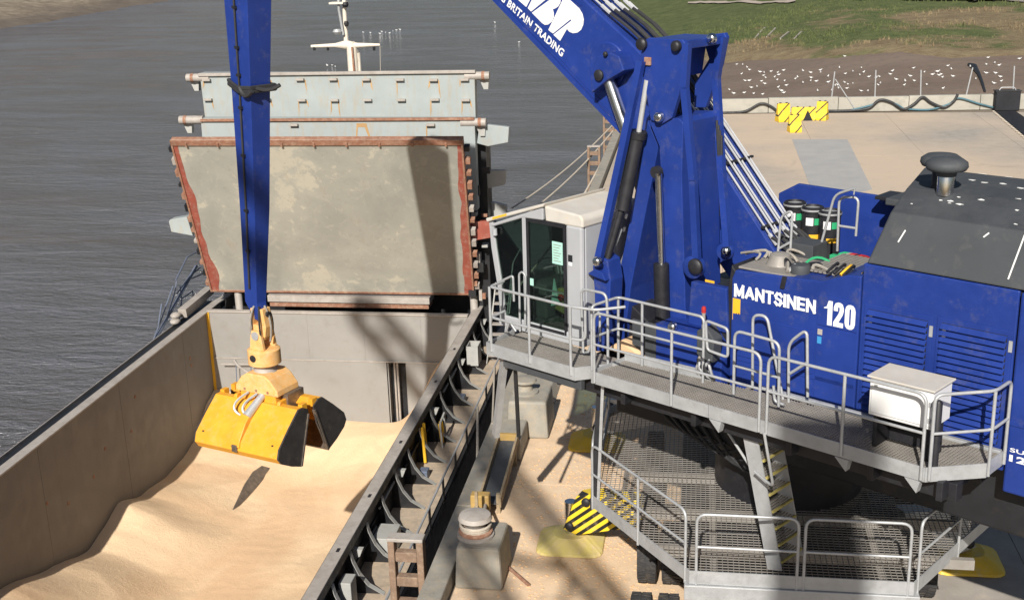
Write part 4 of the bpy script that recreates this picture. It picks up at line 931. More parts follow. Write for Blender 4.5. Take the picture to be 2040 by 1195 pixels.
def bar(pxs, v, r=.022, rad=.12, nm='inner_guard_rail'): return MB().tube(fillet([atV(x, y, v) for x, y in pxs], rad, 5), r, 8).build(nm, 'galv', crane, smooth=50)
bar([(1548, 525), (1556, 430), (1579, 418), (1573, 528)], -1.0); bar([(1552, 495), (1576, 482)], -1.0)
bar([(1632, 500), (1663, 388), (1703, 375)], -.6); bar([(1668, 500), (1672, 393), (1711, 393), (1705, 470)], -.4); bar([(1671, 450), (1706, 455)], -.4); bar([(1703, 375), (1701, 388)], -.6, .012)
MB().lathe(L(.75, -.35, 6.05), [(.42, 0), (.42, .12), (.30, .14), (.28, .05)], 24, ax=-V).build('hose_drum', 'rust', crane, smooth=40)
for k in range(7): u = .9+k*.05; hang('valve_hose', random.choice(['black', 'decal_g', 'red', 'hose']), crane, bezier(L(u, -.3, 6.5), L(u, -.35, 6.9), L(u+.1, .2, 6.6), 6), .03, 6)
lb('valve_block', 'black', .75, 1.15, -.4, 0, 6.0, 6.6); lb('valve_block', 'decal_g', .85, .98, -.42, -.3, 6.62, 6.75)

# ---- main boom
VBm = -.45
_q = [loc(atV(x, y, VBm)) for x, y in ((1545, 490), (1515, 445), (1454, 350))]
up_e = [(1.25, 5.9)]+[(q[0], q[2]-.10) for q in _q]+[(-2.75, 9.60), (-3.30, 10.02), (-4.33, 10.72), (-12.2, 15.95), (-13.6, 16.0), (-16.2, 15.5)]; print('boom top', up_e)
lo_e = [(-16.4, 15.2), (-16.2, 14.8), (-13.5, 15.3), (-12.5, 14.95), (-6.55, 10.68), (-3.46, 8.42), (-1.9, 6.9), (-.6, 5.55), (.9, 5.4)]
boom = lprism(up_e+lo_e, VBm, .45, 'main_boom', 'blue', bevel=.03)
lprism([(-6.55, 10.70), (-12.5, 15.03), (-12.53, 14.97), (-6.58, 10.62), (-3.46, 8.35), (-3.44, 8.42)], VBm-.05, VBm, 'bottom_flange', 'blue', boom, 0)
# bracket for the lift cylinder
lprism([tuple(loc(atV(x, y, -.7))[i] for i in (0, 2)) for x, y in ((1183, 140), (1196, 112), (1222, 104), (1240, 112), (1250, 140), (1215, 160), (1185, 185))], -.80, -.45, 'cylinder_bracket', 'blue', boom, .02)
MB().lathe(L(*loc(atV(1212, 130, VBm))), [(.42, 0), (.42, .03), (.40, .05)], 28, ax=-V).build('pin_boss', 'blue', boom, smooth=40)
pin('bracket_pin', 'black', atV(1194, 150, -.82), .10, .06, boom); pin('bracket_pin', 'black', atV(1207, 108, -.82), .045, .05, boom)
def cyl(name, mat, p, q, r, par=None, n=16): return MB().tube([p, q], r, n).build(name, mat, par or crane, smooth=50)
cyl('lift_rod', 'chrome', atV(1213, 160, -.62), atV(1262, 300, -.62), .115); cyl('lift_cylinder', 'black', atV(1258, 290, -.62), atV(1330, 520, -.62), .17)
for off in (.10, -.10):
    a_l = (up_e if off > 0 else lo_e)
for (pa, pb) in (((-4.4, 10.60), (-12.0, 15.75)), ((-6.5, 10.80), (-12.3, 14.98)), ((-3.5, 8.56), (-6.5, 10.80))): MB().beam(L(pa[0], VBm-.004, pa[1]), L(pb[0], VBm-.004, pb[1]), .012, .03, side=V).build('weld_bead', 'blue', boom)
# pipes along the top of the boom
def onboom(u, side, off): 
    for (a, za), (b, zb) in zip(up_e, up_e[1:]):
        if b <= u <= a: t = (u-a)/(b-a); return L(u, side, za+(zb-za)*t+off)
    return L(u, side, 6.2)
for k in range(7):
    s = -.40+k*.13; off = .10+.05*(k % 2)
    hang('boom_pipe', 'steel', boom, [onboom(u, s, off+.05) for u in (-3.75, -6, -9, -12, -13.4)], .018, 6)
    hang('boom_pipe', 'steel', boom, [onboom(u, s, off) for u in (-.3, -.7, -1.3, -2.1)], .018, 6)
    hang('boom_hose', 'hoseblack', boom, [onboom(-3.75, s, off+.05), onboom(-3.3, s, off+.10), onboom(-2.8, s*.9, off+.10), onboom(-2.1, s, off)], .03, 6)
    hang('pipe_union', 'steel', boom, [onboom(-3.75, s, off+.05), onboom(-3.95, s, off+.05)], .034, 6); hang('pipe_union', 'steel', boom, [onboom(-.3, s, off), onboom(-.15, s, off)], .034, 6)
    hang('boom_hose', 'hoseblack', boom, bezier(onboom(-.25, s, off), L(.15, s, 6.75), L(.6, s, 6.0), 8), .035, 6)
for u in (-4.3, -.4, -1.25, -8, -12): MB().beam(onboom(u, -.48, .1), onboom(u, .48, .1), .05, .04).build('pipe_clamp', 'black', boom)
lb('boom_foot_guard', 'hood', .35, .85, -.95, -.5, 6.0, 7.0)
# lettering on the boom, traced at its own plane
def face_poly(pts, name, v=VBm-.004, s=4.978, x0=960, y0=0): return MB().prism([atV(x0+x/s, y0+y/s, v) for x, y in pts], -V*.004).build(name, 'decal_w', boom)
face_poly([(800, 5), (660, 300), (706, 336), (880, 196), (890, 206), (710, 347), (776, 410), (845, 290), (868, 318), (905, 333), (950, 326), (985, 298), (1006, 250), (1011, 195), (998, 140), (965, 85), (915, 40), (850, -20), (812, -20)], 'letter_p')
face_poly([(785, -20), (780, 30), (760, 65), (735, 84), (704, 96), (714, 130), (714, 175), (695, 218), (660, 246), (625, 250), (598, 232), (497, 130), (675, 0), (712, -60), (755, -70)], 'letter_b')
face_poly([(640, -5), (490, 118), (456, 84), (500, -5), (590, -190), (690, -95)], 'letter_b_stem'); face_poly([(482, -5), (441, 73), (352, -5), (240, -120), (520, -250), (570, -205)], 'letter_a')
tb, te = atV(960+795/4.978, 570/4.978, VBm), atV(960+215/4.978, 30/4.978, VBm); xd = (tb-te).normalized(); yd_ = V.cross(xd); yd_ = yd_ if yd_.z > 0 else -yd_
tot = 1.42*(tb-te).length; st_ = tb-xd*tot
text('lettering', 'KEEPING BRITAIN TRADING', st_-V*.006, xd, yd_, tot, .155, 'decal_w', boom, .03)
# boom head and stick
TIP = L(*loc(atV(520, 636, 0)))
ut = loc(TIP)[0]
def stickpt(y, xl, xm, v=0): return loc(atV(xl, y, v)), loc(atV(xm, y, v))
pts_n = [(488, 600), (478, 420), (462, 190), (446, 0), (417, -330)]; pts_f = [(511, 605), (507, 420), (499, 190), (492, 0), (483, -330)]
dv = [.16, .24, .30, .36, .40]
nearp = [loc(atV(x, y, -d)) for (x, y), d in zip(pts_n, dv)]; farp = [loc(atV(x, y, -d)) for (x, y), d in zip(pts_f, dv)]
m = MB(); vs = []
for a, b, d in zip(nearp, farp, dv): vs += [L(a[0], -d, a[2]), L(b[0], -d, b[2]), L(b[0], d, b[2]), L(a[0], d, a[2])]
tip2 = [L(ut-.12, -.12, TIP.z), L(ut+.12, -.12, TIP.z), L(ut+.12, .12, TIP.z), L(ut-.12, .12, TIP.z)]
vs = tip2+vs; k_ = len(vs)//4
fs = [(0, 3, 2, 1), tuple(range(4*k_-4, 4*k_))]
for i in range(k_-1):
    for j in range(4): fs.append((i*4+j, i*4+(j+1) % 4, (i+1)*4+(j+1) % 4, (i+1)*4+j))
stick = m.add(vs, fs).build('stick', 'blue', crane, bevel=.015)
bm = bmesh.new(); bm.from_mesh(stick.data); bmesh.ops.recalc_face_normals(bm, faces=bm.faces); bm.to_mesh(stick.data); bm.free()
def stick_face(y, f, off=.04):
    for (a, b, a2, b2, d1, d2, y1, y2) in zip(pts_n, pts_f, pts_n[1:], pts_f[1:], dv, dv[1:], [p[1] for p in pts_n], [p[1] for p in pts_n[1:]]):
        if y2 <= y <= y1:
            t = (y-y1)/(y2-y1); d = d1+(d2-d1)*t; x = (a[0]+(a2[0]-a[0])*t)*(1-f)+(b[0]+(b2[0]-b[0])*t)*f; return atV(x, y, -d-off)
    return atV(pts_n[0][0], y, -.2)
pp = hang('stick_pipe', 'hoseblack', stick, [stick_face(y, .42) for y in (575, 420, 300, 190, 80, 0, -250)], .028, 6)
for y in (15, 95, 150, 215, 310, 420, 500): q = stick_face(y, .42); MB().obox(q, U*.07, V*.03, Zv*.035).build('pipe_clip', 'black', stick)
# black rope lashed round the stick
m = MB(); rc = [loc(stick_face(172, f, .03)) for f in (0, 1)]
u0, u1, zz = rc[0][0]-.05, rc[1][0]+.05, rc[0][2]
for k in range(5):
    dz_ = random.uniform(-.07, .07); path = [L(u0, -.37, zz+dz_+.12), L((u0+u1)/2, -.41, zz+dz_-.04), L(u1, -.37, zz+dz_-.02), L(u1+.03, .36, zz-.02+dz_), L(u0, .37, zz+dz_)]
    m.tube(path, .045, 6, closed=True)
rope = m.build('lashing_rope', 'hoseblack', stick, smooth=40)
hang('rope_tail', 'hoseblack', stick, bezier(L(u1, -.2, zz), L(u1+.35, -.1, zz-.12), L(u1+.6, .1, zz+.08), 6), .05, 6); hang('rope_tail', 'hoseblack', stick, bezier(L(u1-.4, -.42, zz), L(u1-.2, -.44, zz-.34), L(u1+.1, -.40, zz-.05), 6), .06, 6)

# ---- cab lift tower
TV0, TV1 = -1.75, -.70
def tw(poly, v0, v1, name, mat='blue', bevel=.015, par=None): return MB().prism([atV(x, y, v0) for x, y in poly], V*(v1-v0)).build(name, mat, par or crane, bevel=bevel)
la = tw([(1293, 243), (1300, 236), (1352, 236), (1361, 245), (1358, 350), (1366, 640), (1366, 745), (1330, 742), (1322, 450), (1313, 292)], TV0, TV1, 'lift_lower_arm')
lprism([(-1.75, 4.8), (.06, 4.8), (.06, 5.25), (-.25, 5.6), (-1.3, 5.6)], -2.28, -.75, 'tower_pedestal', 'blue', bevel=.02)
lprism([(-.85, 5.6), (-.05, 5.6), (-.10, 6.35), (-.80, 6.35)], -1.95, -1.8, 'link_bracket', 'blue', bevel=.02)
lprism([(-.30, 5.0), (.08, 5.0), (.08, 6.6), (-.05, 6.75)], -1.9, -1.2, 'hose_guard', 'black', bevel=.02)
# front leg (upper arm folded down to the cab)
ua = tw([(1290, 240), (1312, 290), (1256, 575), (1240, 700), (1205, 690), (1222, 600), (1262, 400)], -1.62, -.85, 'lift_upper_arm')
tw([(1250, 600), (1290, 640), (1300, 742), (1200, 735), (1205, 640)], -1.5, -.9, 'arm_foot', 'black')
# knuckle at the top
kn = tw([(1283, 82), (1292, 76), (1360, 80), (1368, 92), (1352, 190), (1338, 236), (1318, 248), (1296, 240), (1284, 170), (1274, 118)], -1.80, -1.70, 'knuckle_plate')
tw([(1287, 78), (1362, 82), (1362, 100), (1287, 96)], -1.70, -.62, 'knuckle_crossbox', par=kn)
tw([(1287, 98), (1330, 100), (1322, 160), (1297, 160)], -1.70, -.62, 'knuckle_web', par=kn)
kv = -.60
tw([(1398, 72), (1443, 66), (1447, 75), (1436, 130), (1405, 215), (1382, 215), (1384, 165), (1412, 118)], kv, kv+.10, 'knuckle_plate')
def strap(pxs, v, w, th, nm='tie_link'):
    P = [atV(x, y, v) for x, y in pxs]; m = MB()
    for a, b in zip(P, P[1:]): m.beam(a, b+(b-a).normalized()*.02, th, w, side=V)
    o_ = m.build(nm, 'blue', crane); return o_
s1 = strap([(1369, 88), (1364, 174), (1381, 358), (1389, 530)], -1.88, .115, .10); s2 = MB()
P2 = [atV(1439, 74, -.62), atV(1427, 157, -.62), atV(1437, 330, -.9), atV(1449, 490, -1.1)]
for a, b in zip(P2, P2[1:]): s2.beam(a, b+(b-a).normalized()*.02, .10, .12, side=V)
s2 = s2.build('tie_link', 'blue', crane); s3 = MB()
P3 = [atV(1277, 122, -1.9), atV(1240, 300, -2.1), atV(1193, 515, -2.38)]
for a, b in zip(P3, P3[1:]): s3.beam(a, b+(b-a).normalized()*.02, .10, .125, side=V)
s3 = s3.build('tie_link', 'blue', crane)
for x, y, v, r in ((1315, 233, -1.82, .085), (1192, 520, -2.46, .085), (1448, 500, -1.2, .085), (1342, 650, -2.30, .08), (1420, 77, -1.0, .085)): pin('bright_pin', 'chrome', atV(x, y, v), r, .10)
for x, y, v, r in ((1387, 530, -1.96, .13), (1280, 88, -1.82, .10), (1349, 92, -1.82, .09)): pin('dark_pin', 'black', atV(x, y, v), r, .09)
MB().lathe(atV(1448, 500, -1.04), [(.15, 0), (.16, .06), (.14, .10)], 20, ax=-V).build('pin_boss', 'blue', crane, smooth=40); MB().lathe(atV(1387, 530, -1.80), [(.19, 0), (.19, .12), (.16, .14)], 20, ax=-V).build('pin_boss', 'blue', crane, smooth=40)
lprism([tuple(loc(atV(1290, 122, -1.82))[i]+d for i, d in ((0, a), (2, b))) for a, b in ((-.06, -.07), (.07, -.07), (.07, .06), (-.06, .06))], -1.84, -1.80, 'rusty_bolt_plate', 'rust')
cyl('fold_rod', 'steel', atV(1289, 160, -1.78), atV(1271, 275, -1.78), .045); cyl('fold_cylinder', 'black', atV(1271, 265, -1.78), atV(1240, 418, -2.0), .12); cyl('cylinder_gland', 'black', atV(1272, 262, -1.78), atV(1270, 275, -1.78), .15)
cyl('fold_link', 'black', atV(1240, 410, -2.0), atV(1210, 515, -2.2), .06); cyl('bright_tube', 'steel', atV(1251, 270, -1.80), atV(1224, 420, -1.80), .03)
cyl('tilt_rod', 'chrome', atV(1312, 345, -1.9), atV(1318, 530, -1.9), .06); cyl('tilt_cylinder', 'black', atV(1317, 525, -1.9), atV(1322, 735, -1.9), .13); MB().lathe(atV(1312, 342, -1.85), [(.10, 0), (.10, .10)], 16, ax=-V).build('rod_eye', 'black', crane, smooth=40)
random.seed(4)
for k in range(5): x = 1345+k*6; hang('tower_hose', 'hoseblack', crane, bezier(atV(1352+k*3, 110, -1.2), atV(1330+k*7, 190, -1.2), atV(1352+k*8, 250, -1.1), 8), .025, 6)
for k in range(4): hang('hose_fitting', 'steel', crane, [atV(1346+k*4, 160+k*5, -1.3), atV(1343+k*4, 172+k*5, -1.3)], .032, 6)
for y in range(270, 460, 26): hang('hose_fitting', 'steel', crane, [atV(1274-(y-270)*.16, y, -1.5), atV(1272-(y-270)*.16, y+9, -1.5)], .03, 6)
for k in range(4): hang('tower_hose', 'hoseblack', crane, [atV(1428+k*3, 240+10*k, -.9), atV(1432+k*2, 330, -.9), atV(1436+k, 430, -.9)], .022, 6)
lb('orange_decal', 'decal_y', *(lambda a: (a-.09, a+.09))(loc(atV(1377, 556, -2.29))[0]), -1.772, -1.765, loc(atV(1377, 556, -1.76))[2]-.05, loc(atV(1377, 556, -1.76))[2]+.05, bevel=0)
p = atV(1402, 625, -2.32); MB().lathe(p, [(.03, -.45), (.03, 0), (.04, .02)], 12).build('beacon_post', 'flange', crane, smooth=40); MB().lathe(p, [(.035, .02), (.04, .08), (.03, .12), (0, .13)], 14).build('red_beacon', 'red', crane, smooth=40)
# hydraulic clutter beside the tank
lprism([(-.28, 5.35), (.02, 5.25), (.06, 5.65), (-.10, 5.85), (-.28, 5.75)], -2.5, -2.25, 'pump_box', 'hood', bevel=.02)
for k in range(10):
    a = L(-.3+random.random()*.35, -2.45, 5.35-random.random()*.1); b = L(-.3+random.random()*.35, -2.4, 4.95); hang('pump_hose', random.choice(['hoseblack', 'hose', 'galv', 'hoseblack']), crane, bezier(a, (a+b)/2-V*random.uniform(.05, .25)+U*random.uniform(-.15, .15), b, 7), random.uniform(.018, .03), 6)
lb('dark_guard_plate', 'hood', -1.75, -1.25, -2.30, -2.26, 4.95, 5.6); 
MB().prism([L(-2.3, -2.38, 4.94), L(-1.35, -2.38, 4.94), L(-1.7, -2.36, 5.13), L(-1.95, -2.36, 5.20)], V*.5).build('grain_drift', 'tan', crane, bevel=.06)

# ---- cab
PZ = 4.93
cab = lprism([(-4.72, PZ), (-2.66, PZ), (-2.66, PZ+.12), (-4.74, PZ+.12)], -2.52, -.9, 'cab', 'cabgrey', bevel=.02)
CVN, CVF = -2.52, -.90
def cp(poly, v0, v1, nm, mat='cabgrey', bevel=.02): return lprism(poly, v0, v1, nm, mat, cab, bevel)
roof = [(-4.88, 6.90), (-3.50, 7.36), (-2.70, 7.33), (-2.66, 7.24), (-3.05, 7.12), (-4.0, 7.10), (-4.84, 6.84)]
cp([(-4.90, 6.88), (-3.50, 7.35), (-3.46, 7.42), (-4.92, 6.95)], CVN-.06, CVF, 'roof_visor', 'cabroof'); cp([(-3.52, 7.36), (-2.70, 7.30), (-2.64, 7.22), (-2.64, 7.08), (-3.5, 7.08)], CVN, CVF, 'roof', 'cabroof', .03)
cp([(-4.86, 6.84), (-3.54, 7.33), (-3.54, 7.10), (-4.02, 7.08), (-4.80, 6.80)], CVN-.02, CVN+.05, 'roof_side'); cp([(-4.86, 6.84), (-3.54, 7.33), (-3.54, 7.10), (-4.80, 6.80)], CVF-.05, CVF, 'roof_side')
lprism([(-4.74, 6.955), (-4.38, 7.075), (-4.38, 7.115), (-4.74, 6.995)], CVN-.066, CVN-.062, 'yellow_label', 'decal_y', cab, 0)
cp([(-3.04, PZ+.12), (-2.66, PZ+.12), (-2.66, 7.1), (-3.04, 7.1)], CVN, CVN+.10, 'door_pillar', bevel=.05)
cp([(-2.74, PZ+.12), (-2.66, PZ+.12), (-2.66, 7.1), (-2.74, 7.1)], CVN+.10, CVF, 'side_wall', bevel=.01)
cp([(-4.06, PZ+.12), (-3.97, PZ+.12), (-3.97, 7.1), (-4.06, 7.1)], CVN-.01, CVN+.07, 'centre_pillar', bevel=.01)
for vv in (CVN, CVF-.06): cp([(-4.90, 6.88), (-4.80, 6.90), (-4.74, 6.4), (-4.60, 5.6), (-4.55, PZ+.1), (-4.68, PZ+.1), (-4.72, 5.6), (-4.86, 6.4)], vv, vv+.06, 'front_pillar', bevel=.01)
cp([(-4.62, PZ+.10), (-3.0, PZ+.10), (-3.0, PZ+.22), (-4.62, PZ+.22)], CVN-.004, CVN+.08, 'sill')
cp([(-4.80, 6.82), (-4.06, 7.06), (-4.06, PZ+.2), (-4.60, PZ+.2), (-4.66, 5.7), (-4.78, 6.4)], CVN+.03, CVN+.04, 'side_window', 'glass', 0)
dr = cp([(-3.97, PZ+.14), (-3.04, PZ+.14), (-3.04, 7.08), (-3.97, 7.08)], CVN+.02, CVN+.03, 'door_glass', 'glass', 0)
for poly in ([(-3.97, PZ+.1), (-3.92, PZ+.1), (-3.92, 7.1), (-3.97, 7.1)], [(-3.09, PZ+.1), (-3.04, PZ+.1), (-3.04, 7.1), (-3.09, 7.1)], [(-3.92, 7.02), (-3.09, 7.02), (-3.09, 7.1), (-3.92, 7.1)], [(-3.92, PZ+.1), (-3.09, PZ+.1), (-3.09, PZ+.2), (-3.92, PZ+.2)]): cp(poly, CVN-.006, CVN+.05, 'door_frame', 'black', .005)
cp([(-4.72, PZ+.12), (-2.7, PZ+.12), (-2.7, 7.1), (-4.75, 6.9)], CVF-.09, CVF-.03, 'far_wall', 'interior', 0); cp([(-4.70, PZ+.12), (-2.74, PZ+.12), (-2.74, PZ+.16), (-4.70, PZ+.16)], CVN+.1, CVF-.1, 'cab_floor', 'interior', 0)
MB().prism([L(-4.86, CVN+.06, 6.86), L(-4.58, CVN+.06, PZ+.12), L(-4.58, CVF-.06, PZ+.12), L(-4.86, CVF-.06, 6.86)], U*.02).build('windscreen', 'glass', cab)
seat = lb('operator_seat', 'seat', -3.75, -3.25, -1.95, -1.45, 5.35, 5.5, cab, .05); lprism([(-3.32, 5.45), (-3.18, 5.45), (-3.08, 6.25), (-3.20, 6.27)], -1.93, -1.47, 'seat_back', 'seat', seat, .05); lb('armrest', 'seat', -3.8, -3.3, -2.08, -1.98, 5.68, 5.75, seat, .03); lb('seat_pedestal', 'black', -3.62, -3.38, -1.82, -1.58, PZ+.16, 5.35, seat)
lb('control_console', 'interior', -4.3, -3.9, -2.1, -1.3, PZ+.16, 5.75, cab, .04)
jk = MB().prism([L(-3.62, -2.12, 5.76), L(-3.36, -2.12, 5.78), L(-3.28, -2.14, 5.45), L(-3.42, -2.16, 5.30), L(-3.66, -2.16, 5.36)], V*.10).build('hivis_jacket', 'hivis', cab, bevel=.03)
MB().prism([L(-3.70, -2.20, 5.42), L(-3.62, -2.20, 5.95), L(-3.50, -2.20, 5.50)], V*.03).build('folded_paper', 'mint', cab); MB().ball(L(-3.47, -2.18, 5.62), .06, 10).build('red_cap', 'red', cab, smooth=True)
lb('door_bar', 'galv', -3.9, -3.1, CVN+.06, CVN+.085, 5.80, 5.825, cab, 0); MB().beam(L(-3.88, CVN+.2, 6.28), L(-3.3, CVN+.5, 6.45), .02, .02).build('wiper', 'black', cab)
nt = lb('notice', 'mint', -3.36, -3.12, CVN+.010, CVN+.018, 6.35, 6.75, cab, 0)
for k in range(7): lb('notice_line', 'galvdark', -3.33, -3.15-.03*(k % 3), CVN+.006, CVN+.009, 6.69-k*.048, 6.702-k*.048, cab, 0)
lb('small_notice', 'mint', -3.91, -3.83, CVN+.010, CVN+.018, 5.85, 5.98, cab, 0); lb('door_sticker', 'black', -2.98, -2.88, CVN-.004, CVN-.001, 6.45, 6.57, cab, 0); lb('door_sticker', 'decal_w', -2.97, -2.89, CVN-.0035, CVN-.001, 6.38, 6.44, cab, 0)
MB().lathe(L(-4.72, CVN-.03, 6.78), [(.04, 0), (.045, .12), (.02, .13)], 12, ax=-Zv).build('work_lamp', 'cabgrey', cab, smooth=40)
for k in range(8): MB().beam(L(-4.35+.07*k, -1.2, 5.5), L(-4.37+.07*k, -1.25, 5.75+random.random()*.2), .03, .03).build('lever', 'galv', cab)
# cab platform
pu0, pu1, pv0 = -4.62, -2.10, -3.42
ux = [loc(atZ(970, 684, PZ))[0], loc(atZ(1146, 735, PZ))[0]]; pu0, pu1 = ux[0], ux[1]
MB().lbox(pu0, pu1, pv0, -2.50, PZ-.05, PZ-.02).build('cab_platform', 'galvdark', crane, bevel=.005)
for k in range(28): lb('deck_rib', 'galvdark', pu0+.03+k*(pu1-pu0-.06)/28, pu0+.05+k*(pu1-pu0-.06)/28, pv0+.03, -2.52, PZ-.019, PZ-.008, bevel=0)
toe((pu0, pv0), (pu1, pv0), PZ-.20, PZ+.03, 'platform_edge'); toe((pu1, pv0), (pu1+.42, -2.75), PZ-.20, PZ+.03, 'platform_edge'); toe((pu0, pv0), (pu0-.1, -2.6), PZ-.20, PZ+.03, 'platform_edge')
lb('platform_beam', 'hood', pu0+.3, pu1+.05, pv0+.1, pv0+.2, PZ-.40, PZ-.22)
lprism([(pu1, PZ-.05), (pu1+.42, PZ-.05), (pu1+.42, PZ-.02), (pu1, PZ-.02)], -3.0, -2.5, 'cab_platform', 'galvdark')
px_ = [ub(979, 670, pv0), ub(1056, 700, pv0), ub(1138, 725, pv0)]
MB().tube(fillet([L(px_[0]-.05, pv0+.4, PZ+1.08), L(px_[0], pv0, PZ+1.08), L(px_[2], pv0, PZ+1.08), L(px_[2]+.45, pv0+.12, PZ+1.08), L(px_[2]+.75, pv0+.5, PZ+1.1)], .1), .026, 8).build('cab_railing', 'galv', crane, smooth=50)
MB().tube(fillet([L(px_[0]-.05, pv0+.4, PZ+.52), L(px_[0], pv0, PZ+.52), L(px_[2], pv0, PZ+.52), L(px_[2]+.25, pv0+.08, PZ+.52), L(px_[2]+.25, pv0+.08, PZ+1.05)], .12), .026, 8).build('cab_railing', 'galv', crane, smooth=50)
for u in px_: MB().tube([L(u, pv0-.01, PZ-.12), L(u, pv0-.01, PZ+1.08)], .026, 8).build('post', 'galv', crane, smooth=50)
bar([(1160, 650), (1158, 575), (1208, 585), (1211, 640), (1211, 730)], -2.9, .024, .12, 'grab_rail'); bar([(1178, 655), (1178, 622), (1195, 622), (1195, 680)], -2.9, .02, .05, 'grab_rail')
bar([(998, 640), (998, 560), (1022, 549), (1024, 600)], -2.62, .022, .06, 'grab_rail'); bar([(1036, 660), (1034, 545), (1041, 541), (1047, 550), (1046, 655)], -2.60, .02, .05, 'grab_rail'); bar([(1006, 668), (1015, 640), (1028, 660)], -2.7, .022, .04, 'grab_rail')
bar([(1160, 600), (1162, 705), (1172, 702), (1176, 690)], -2.7, .022, .04, 'grab_rail')
MB().beam(L(pu0+.25, pv0+.2, PZ-.2), L(pu0-.35, pv0+.5, 2.9), .10, .16).build('platform_stay', 'galv', crane)
MB().beam(L(pu0+.4, pv0+.3, PZ-.3), L(pu0+.15, pv0+.6, 3.0), .06, .10).build('platform_stay', 'hull', crane)
MB().prism([atV(x, y, -2.3) for x, y in ((1180, 530), (1196, 510), (1210, 520), (1216, 560), (1212, 640), (1205, 700), (1186, 700), (1184, 580))], V*.35).build('cab_carrier', 'blue', crane, bevel=.02)
MB().prism([atV(x, y, -2.42) for x, y in ((1170, 545), (1185, 536), (1200, 545), (1206, 560), (1185, 552))], V*.2).build('carrier_lug', 'blue', crane, bevel=.01)

# ================================================================== GRAB (hangs from the stick)
GA = R_(-20); gw = Vector((math.cos(GA), math.sin(GA), 0)); ga = Vector((-math.sin(GA), math.cos(GA), 0))
GC = Vector((TIP.x, TIP.y, 0))+ga*.0
grab = thing('clamshell_grab', 'open yellow clamshell grab hanging from the blue stick over the grain', 'grab', GC+Zv*(-2.4), GA)
def G(w, a, z): return GC+gw*w+ga*a+Zv*z
def gprism(poly, w0, w1, nm, mat, par=None, bevel=.012): return MB().prism([G(w0, a, z) for a, z in poly], gw*(w1-w0)).build(nm, mat, par or grab, bevel=bevel)
def wprism(poly, a0, a1, nm, mat, par=None, bevel=.012): return MB().prism([G(w, a0, z) for w, z in poly], ga*(a1-a0)).build(nm, mat, par or grab, bevel=bevel)
def gbox(nm, mat, w0, w1, a0, a1, z0, z1, par=None, bevel=.012): return MB().obox(G((w0+w1)/2, (a0+a1)/2, (z0+z1)/2), gw*((w1-w0)/2), ga*((a1-a0)/2), Zv*((z1-z0)/2)).build(nm, mat, par or grab, bevel=bevel)
tz = TIP.z+.16
# hanger links
for s in (-1, 1):
    wprism([(s*.16-.05, tz+.18), (s*.16+.05, tz+.18), (s*.22+.06, tz-.32), (s*.20+.02, tz-.62), (s*.20-.10, tz-.62), (s*.14-.04, tz-.3)], -.16, .16, 'hanger_link', 'dustyorange')
MB().tube([G(-.30, 0, tz+.02), G(.30, 0, tz+.02)], .08, 12).build('hanger_pin', 'black', grab, smooth=40)
MB().tube([G(0, -.32, tz-.55), G(0, .32, tz-.55)], .12, 12).build('cross_pin', 'galv', grab, smooth=40); gbox('universal_joint', 'dustyorange', -.17, .17, -.15, .15, tz-.70, tz-.28)
for s in (-1, 1): wprism([(-.24, tz-.95), (.24, tz-.95), (.16, tz-.42), (-.16, tz-.42)], s*.24-.05, s*.24+.05, 'clevis_plate', 'dustyorange')
for k in range(6):
    a = k*1.05; hang('grab_hose', 'hoseblack' if k % 2 else 'hose', grab, bezier(G(.16*math.cos(a), .16*math.sin(a), tz+.25), G(.42*math.cos(a), .42*math.sin(a), tz-.15), G(.26*math.cos(a), .26*math.sin(a), tz-.75), 8), .028, 6)
rot = MB().lathe(G(0, 0, tz-1.42), [(.40, 0), (.45, .03), (.45, .42), (.40, .46), (.30, .47)], 28).build('rotator', 'dustyorange', grab, smooth=40)
MB().lathe(G(-.02, -.45, tz-1.15), [(.10, 0), (.10, .015), (.06, .02)], 14, ax=-ga).build('rotator_port', 'black', rot)
MB().lathe(G(0, 0, tz-1.62), [(.34, 0), (.30, .05), (.30, .20)], 24).build('slew_collar', 'flange', grab, smooth=40)
# head block: upper yoke and body
wprism([(-.30, tz-1.6), (.30, tz-1.6), (.50, tz-1.72), (.72, tz-2.0), (.74, tz-2.16), (-.74, tz-2.16), (-.72, tz-2.0), (-.50, tz-1.72)], -.46, .46, 'head_yoke', 'dustyorange', bevel=.03)
head = wprism([(-.60, tz-2.16), (.60, tz-2.16), (.66, tz-2.66), (-.66, tz-2.66)], -.42, .42, 'head_body', 'orange', bevel=.03)
gbox('cylinder_cowl', 'worn', .62, .86, -.2, .5, tz-2.7, tz-2.15); gbox('hinge_beam', 'orange', -1.0, 1.0, -.12, .12, tz-2.80, tz-2.58)
for s in (-1, 1):
    for k in range(3): MB().lathe(G(-.4+k*.4, s*.465, tz-2.06), [(.035, 0), (.035, .02)], 8, ax=ga*s).build('bolt_head', 'rust', head)
